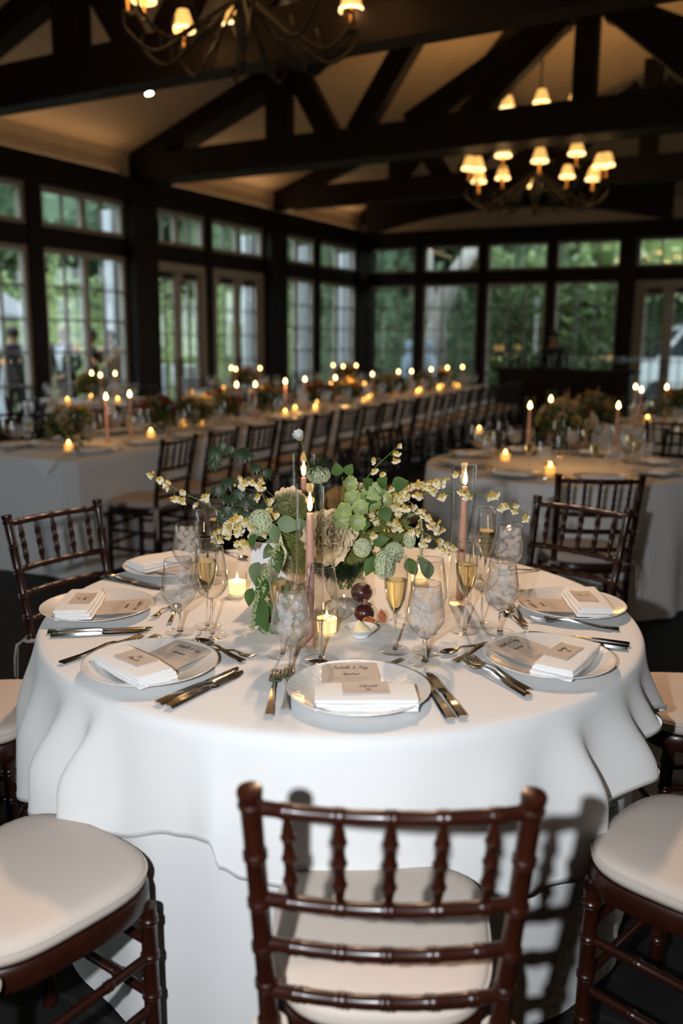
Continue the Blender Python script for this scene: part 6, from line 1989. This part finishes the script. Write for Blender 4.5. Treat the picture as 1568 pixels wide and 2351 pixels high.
# people
def person(x, y, face, h, label, jacket, trouser, arms, hair=True, shirt=False, dress=False, skirt=None):
    """one continuous body grown over a skeleton of joints; face: direction looked, radians from +Y towards +X"""
    k = h / 1.78
    V = [(0, 0, .97), (0, .005, 1.12), (0, .01, 1.30), (0, -.005, 1.45), (0, 0, 1.52), (0, .015, 1.59), (0, .02, 1.67), (0, .015, 1.74)]
    Rd = [(.155, .115), (.145, .105), (.175, .125), (.15, .105), (.058, .058), (.07, .08), (.078, .095), (.06, .07)]
    E = [(0, 1), (1, 2), (2, 3), (3, 4), (4, 5), (5, 6), (6, 7)]
    def add(p, r, j):
        V.append(p); Rd.append(r); E.append((j, len(V) - 1)); return len(V) - 1
    tags = {}
    for s in (-1, 1):
        a = add((s * .10, 0, .90), (.095, .1), 0); b2 = add((s * .105, .01, .50), (.062, .066), a); c2 = add((s * .11, -.01, .10), (.045, .05), b2); add((s * .115, .13, .045), (.04, .03), c2)
        el, wr, hd = arms[0 if s < 0 else 1]
        sh = add((s * .185, 0, 1.42), (.068, .07), 3); e_ = add(el, (.05, .052), sh); w_ = add(wr, (.034, .036), e_); h_ = add(hd, (.036, .024), w_)
        d = (Vector(hd) - Vector(wr)).normalized(); sd = Vector((0, 0, 1)).cross(d)
        if sd.length < .1: sd = Vector((1, 0, 0))
        sd.normalize()
        for q in (-1.2, -.4, .4, 1.2):
            f1 = add(tuple(Vector(hd) + d * .05 + sd * q * .016), (.0095, .0095), h_); add(tuple(Vector(hd) + d * (.095 - .008 * abs(q)) + sd * q * .017 + Vector((0, 0, -.012))), (.008, .008), f1)
        f1 = add(tuple(Vector(wr).lerp(Vector(hd), .6) + sd * -s * .045), (.011, .011), h_); add(tuple(Vector(hd) + d * .035 - sd * s * .055), (.009, .009), f1)
    me = bpy.data.meshes.new('skeleton'); me.from_pydata([tuple(c * k for c in v) for v in V], E, [])
    b_ = bmesh.new(); b_.from_mesh(me); ly = b_.verts.layers.skin.verify(); b_.verts.ensure_lookup_table()
    for i, v in enumerate(b_.verts):
        v[ly].radius = (Rd[i][0] * k, Rd[i][1] * k); v[ly].use_root = (i == 0)
    b_.to_mesh(me); b_.free()
    tmp = bpy.data.objects.new('tmp_body', me); COL.objects.link(tmp)
    tmp.modifiers.new('skin', 'SKIN').use_smooth_shade = True
    tmp.modifiers.new('sub', 'SUBSURF').levels = 2
    dg = bpy.context.evaluated_depsgraph_get(); dg.update()
    body = bpy.data.meshes.new_from_object(tmp.evaluated_get(dg)); bpy.data.objects.remove(tmp)
    body.materials.clear()
    for m_ in (M['skin'], M[jacket], M[trouser], M['tyre']): body.materials.append(m_)
    hands = [Vector(arms[0][1]) * k, Vector(arms[1][1]) * k, Vector(arms[0][2]) * k, Vector(arms[1][2]) * k]
    mi = []
    for p in body.polygons:
        c = p.center
        hd_ = min((c - q).length for q in hands[2:]) < .085 * k
        if hd_ or c.z > 1.49 * k: mi.append(0)
        elif c.z > (.92 if not dress else .35) * k: mi.append(1)
        elif c.z > .09 * k: mi.append(2)
        else: mi.append(3)
    body.polygons.foreach_set('material_index', mi)
    body.polygons.foreach_set('use_smooth', [True] * len(body.polygons))
    t = thing('person', label, 'person', TR(x, y, -.03, -face), 'people outside')
    bo = ob('body', body, t)
    # face and hair
    hz = 1.655 * k
    ob('nose', MB().tube([(0, .10 * k, hz + .03 * k), (0, .128 * k, hz - .008 * k), (0, .108 * k, hz - .02 * k)], [.008, .014, .012], 8).mesh('nose', M['skin']), bo)
    for s in (-1, 1):
        ob('eye', MB().ball((s * .032 * k, .098 * k, hz + .022 * k), .010, 8, 6).mesh('eye', M['hair']), bo)
        ob('ear', MB().ball((s * .082 * k, .01 * k, hz), .026, 8, 6, sc=(.35, .7, 1.1)).mesh('ear', M['skin']), bo)
    ob('mouth', MB().tube([(-.022 * k, .098 * k, hz - .05 * k), (0, .106 * k, hz - .052 * k), (.022 * k, .098 * k, hz - .05 * k)], .0045, 6).mesh('mouth', M['fig_flesh']), bo)
    if hair:
        mb = MB()
        def f(u, v):
            a = 2 * pi * u; ph = (.06 + v * (1.25 if sin(a) > .2 else 1.95))
            return (.092 * k * sin(ph) * cos(a), .015 * k + .108 * k * sin(ph) * sin(a) * (.93 if sin(a) > 0 else 1.0), hz + .012 * k + .115 * k * cos(ph))
        mb.grid(f, 24, 8, wrap=True); ob('hair', mb.mesh('hair', M['hair']), t)
    if shirt:
        mb = MB()
        mb.grid(lambda u, v: ((u - .5) * (.13 * v + .05) * k, (.113 + .030 * sin(pi * min(1, v * 1.1)) + .01) * k, (1.08 + .40 * v) * k), 5, 8); ob('shirt_front', mb.mesh('shirt_front', M['shirt']), t)
        for s in (-1, 1):
            mb = MB(); mb.tube([(s * .003, .14 * k, 1.455 * k), (s * .045 * k, .145 * k, 1.465 * k)], [.006, .02], 8, flat=.5); ob('bow_tie', mb.mesh('bow_tie', M['suit']), t)
    if skirt:
        ob('skirt', MB().lathe([(.16 * k, .98 * k), (.19 * k, .8 * k), (.24 * k, .4 * k), (.30 * k, .05 * k)], 24).mesh('skirt', M[skirt]), t)
    return t
HANG = [((-.24, -.02, 1.14), (-.26, .06, .90), (-.26, .08, .84)), ((.24, -.02, 1.14), (.26, .06, .90), (.26, .08, .84))]
CLASP = [((-.25, -.01, 1.15), (-.10, .20, 1.00), (-.05, .24, .98)), ((.25, -.01, 1.15), (.12, .20, .98), (.08, .25, .94))]
HOLD = [((-.25, .0, 1.15), (-.14, .22, 1.12), (-.12, .29, 1.13)), ((.24, -.02, 1.14), (.26, .06, .90), (.26, .08, .84))]
def pp(x, y_top, Y, h):
    q = at_y(x, y_top, Y); return q.x, Y
x, y = pp(146, 745, 13.3, 1.74); person(x, y, radians(200), 1.75, 'man in a dark dinner suit and white shirt facing in through the left window', 'suit', 'suit', CLASP, shirt=True, hair=False)
x, y = pp(28, 750, 12.7, 1.72); person(x, y, radians(-20), 1.72, 'man in a dark suit seen from behind at the left border', 'suit', 'suit', HANG)
x, y = pp(205, 755, 13.6, 1.70); person(x, y, radians(60), 1.70, 'dark-suited man with his back turned beside the porch post', 'suit', 'suit', HANG)
x, y = pp(250, 745, 13.9, 1.70); person(x, y, radians(150), 1.68, 'person in a long beige dress beside the white porch post', 'dress', 'dress', HOLD, dress=True, skirt='dress')
x, y = pp(692, 790, 19.6, 1.7); person(x, y, radians(120), 1.68, 'server in a white jacket outside the third window', 'shirt', 'suit', HANG)
q = RW(4.5, 1.2, 0); person(q.x, q.y, radians(180), 1.74, 'bartender in a dark jacket standing behind the bar counter', 'suit', 'suit', CLASP)
# cloth-covered outdoor stands
def covered(x, Y, label):
    q = at_y(x, 800, Y)
    t = thing('covered_stand', label, 'covered stand', TR(q.x, q.y, -.09) @ Matrix.Diagonal((.52, .52, 1, 1)), 'covered stands outside')
    mb = MB(); n = 32
    prof = [(.02, 1.62), (.13, 1.615), (.16, 1.58), (.16, 1.40), (.12, 1.36), (.12, 1.30), (.28, 1.22), (.33, 1.0), (.36, .6), (.42, .06)]
    for i, (r, z) in enumerate(prof):
        for k in range(n):
            a = 2 * pi * k / n; g = max(0, (1.25 - z))
            rr_ = r * (1 + .06 * g * sin(7 * a + z * 2))
            mb.v.append((rr_ * cos(a), rr_ * sin(a), z))
    for i in range(len(prof) - 1):
        for k in range(n): mb.f.append((i * n + k, (i + 1) * n + k, (i + 1) * n + (k + 1) % n, i * n + (k + 1) % n)); mb.m.append(0)
    mb.f.append(tuple(range(n))); mb.m.append(0)
    ob('cover', mb.mesh('cover', M['blue_white'], True, 0), t)
    ob('stand', MB().tube([(0, 0, 0), (0, 0, 1.6)], .03, 8).mesh('stand', M['black_metal']), t)
covered(940, 20.8, 'pale blue covered stand left of the window post, outside the far wall')
covered(986, 20.6, 'pale blue covered stand right of the window post, before the pale trunk')
# cocktail tables with white cloths tied at the waist
def cocktail(x, yb, Y, label, rot):
    q = at_y(x, yb, Y)
    t = thing('cocktail_table', label, 'table', TR(q.x, q.y, -.03, rot) @ Matrix.Diagonal((.6, .6, 1, 1)), 'cocktail tables outside')
    mb = MB(); n = 40
    prof = [(0, 1.08), (.38, 1.08), (.385, 1.07), (.36, .9), (.30, .6), (.31, .3), (.36, .0)]
    for r, z in prof:
        for k in range(n):
            a = 2 * pi * k / n; g = max(0, 1.07 - z)
            rr_ = r * (1 + .16 * min(1, g * 1.4) * sin(6 * a) + .05 * g * sin(13 * a))
            mb.v.append((rr_ * cos(a), rr_ * sin(a), z))
    for i in range(len(prof) - 1):
        for k in range(n): mb.f.append((i * n + k, (i + 1) * n + k, (i + 1) * n + (k + 1) % n, i * n + (k + 1) % n)); mb.m.append(0)
    ob('cloth', mb.mesh('cloth', M['shirt'], True, 60), t)
    ob('pedestal', MB().tube([(0, 0, 0), (0, 0, 1.06)], .04, 8).mesh('pedestal', M['black_metal']), t)
cocktail(358, 860, 16.2, 'white-clothed cocktail table outside the first window door, left leaf', .3)
cocktail(424, 860, 15.9, 'white-clothed cocktail table outside the first window door, right leaf', 1.1)
# grey-roofed garden pavilion at the left
gp = at_y(45, 700, 15.2)
t = thing('garden_pavilion', 'small grey-roofed pavilion outside the leftmost window', 'building', TR(gp.x - 1.45, gp.y, -.09, .12, .8))
rm = MB(); rm.add([(-1.8, -1.5, 2.5), (1.8, -1.5, 2.5), (1.8, 1.5, 2.5), (-1.8, 1.5, 2.5), (-.9, 0, 3.35), (.9, 0, 3.35)], [(0, 1, 5, 4), (1, 2, 5), (2, 3, 4, 5), (3, 0, 4), (3, 2, 1, 0)])
ob('roof', rm.mesh('roof', M['roof_grey'], False), t)
ob('fascia', MB().box((0, 0, 2.44), (3.62, 3.02, .12)).mesh('fascia', M['porch'], False), t)
for sx in (-1, 1):
    for sy in (-1, 1):
        ob('column', MB().box((sx * 1.6, sy * 1.3, 1.2), (.2, .2, 2.4)).mesh('column', M['porch'], False), t)
# white van at the right
vq = at_y(1545, 800, 23.0)
t = thing('van', 'white panel van parked outside the right window door', 'van', TR(vq.x + 1.2, vq.y, -.09, radians(-8)))
vb = MB()
side = [(-2.5, .35), (-2.55, .75), (-2.35, 1.05), (-1.75, 1.2), (-1.15, 1.95), (-.9, 2.1), (2.6, 2.15), (2.65, .35)]
vs = [(x_, -.95, z_) for x_, z_ in side] + [(x_, .95, z_) for x_, z_ in side]
n = len(side)
vb.add(vs, [tuple(range(n))[::-1], tuple(range(n, 2 * n))] + [(k, (k + 1) % n, (k + 1) % n + n, k + n) for k in range(n)])
ob('body', vb.mesh('van_body', M['van'], False), t)
sw = MB(); sw.add([(-1.6, -.955, 1.27), (-.45, -.955, 1.27), (-.45, -.955, 1.85), (-1.12, -.955, 1.85)], [(0, 1, 2, 3)]); ob('side_window', sw.mesh('side_window', M['van_glass'], False), t)
ws = MB(); ws.add([(-1.73, -.85, 1.235), (-1.73, .85, 1.235), (-1.18, .8, 1.93), (-1.18, -.8, 1.93)], [(3, 2, 1, 0)]); ws.v = [(a - .012, b2, c) for a, b2, c in ws.v]; ob('windscreen', ws.mesh('windscreen', M['van_glass'], False), t)
for wx in (-1.65, 1.65):
    for sy in (-1, 1):
        ob('wheel', MB().lathe([(0, -.1), (.33, -.1), (.35, -.05), (.35, .05), (.33, .1), (0, .1)], 20, M=Matrix.Translation((wx, sy * .88, .35)) @ Matrix.Rotation(pi / 2, 4, 'X')).mesh('wheel', M['tyre']), t)
ob('wing_mirror', MB().box((-1.5, -1.06, 1.35), (.08, .2, .22)).mesh('wing_mirror', M['van'], False), t)
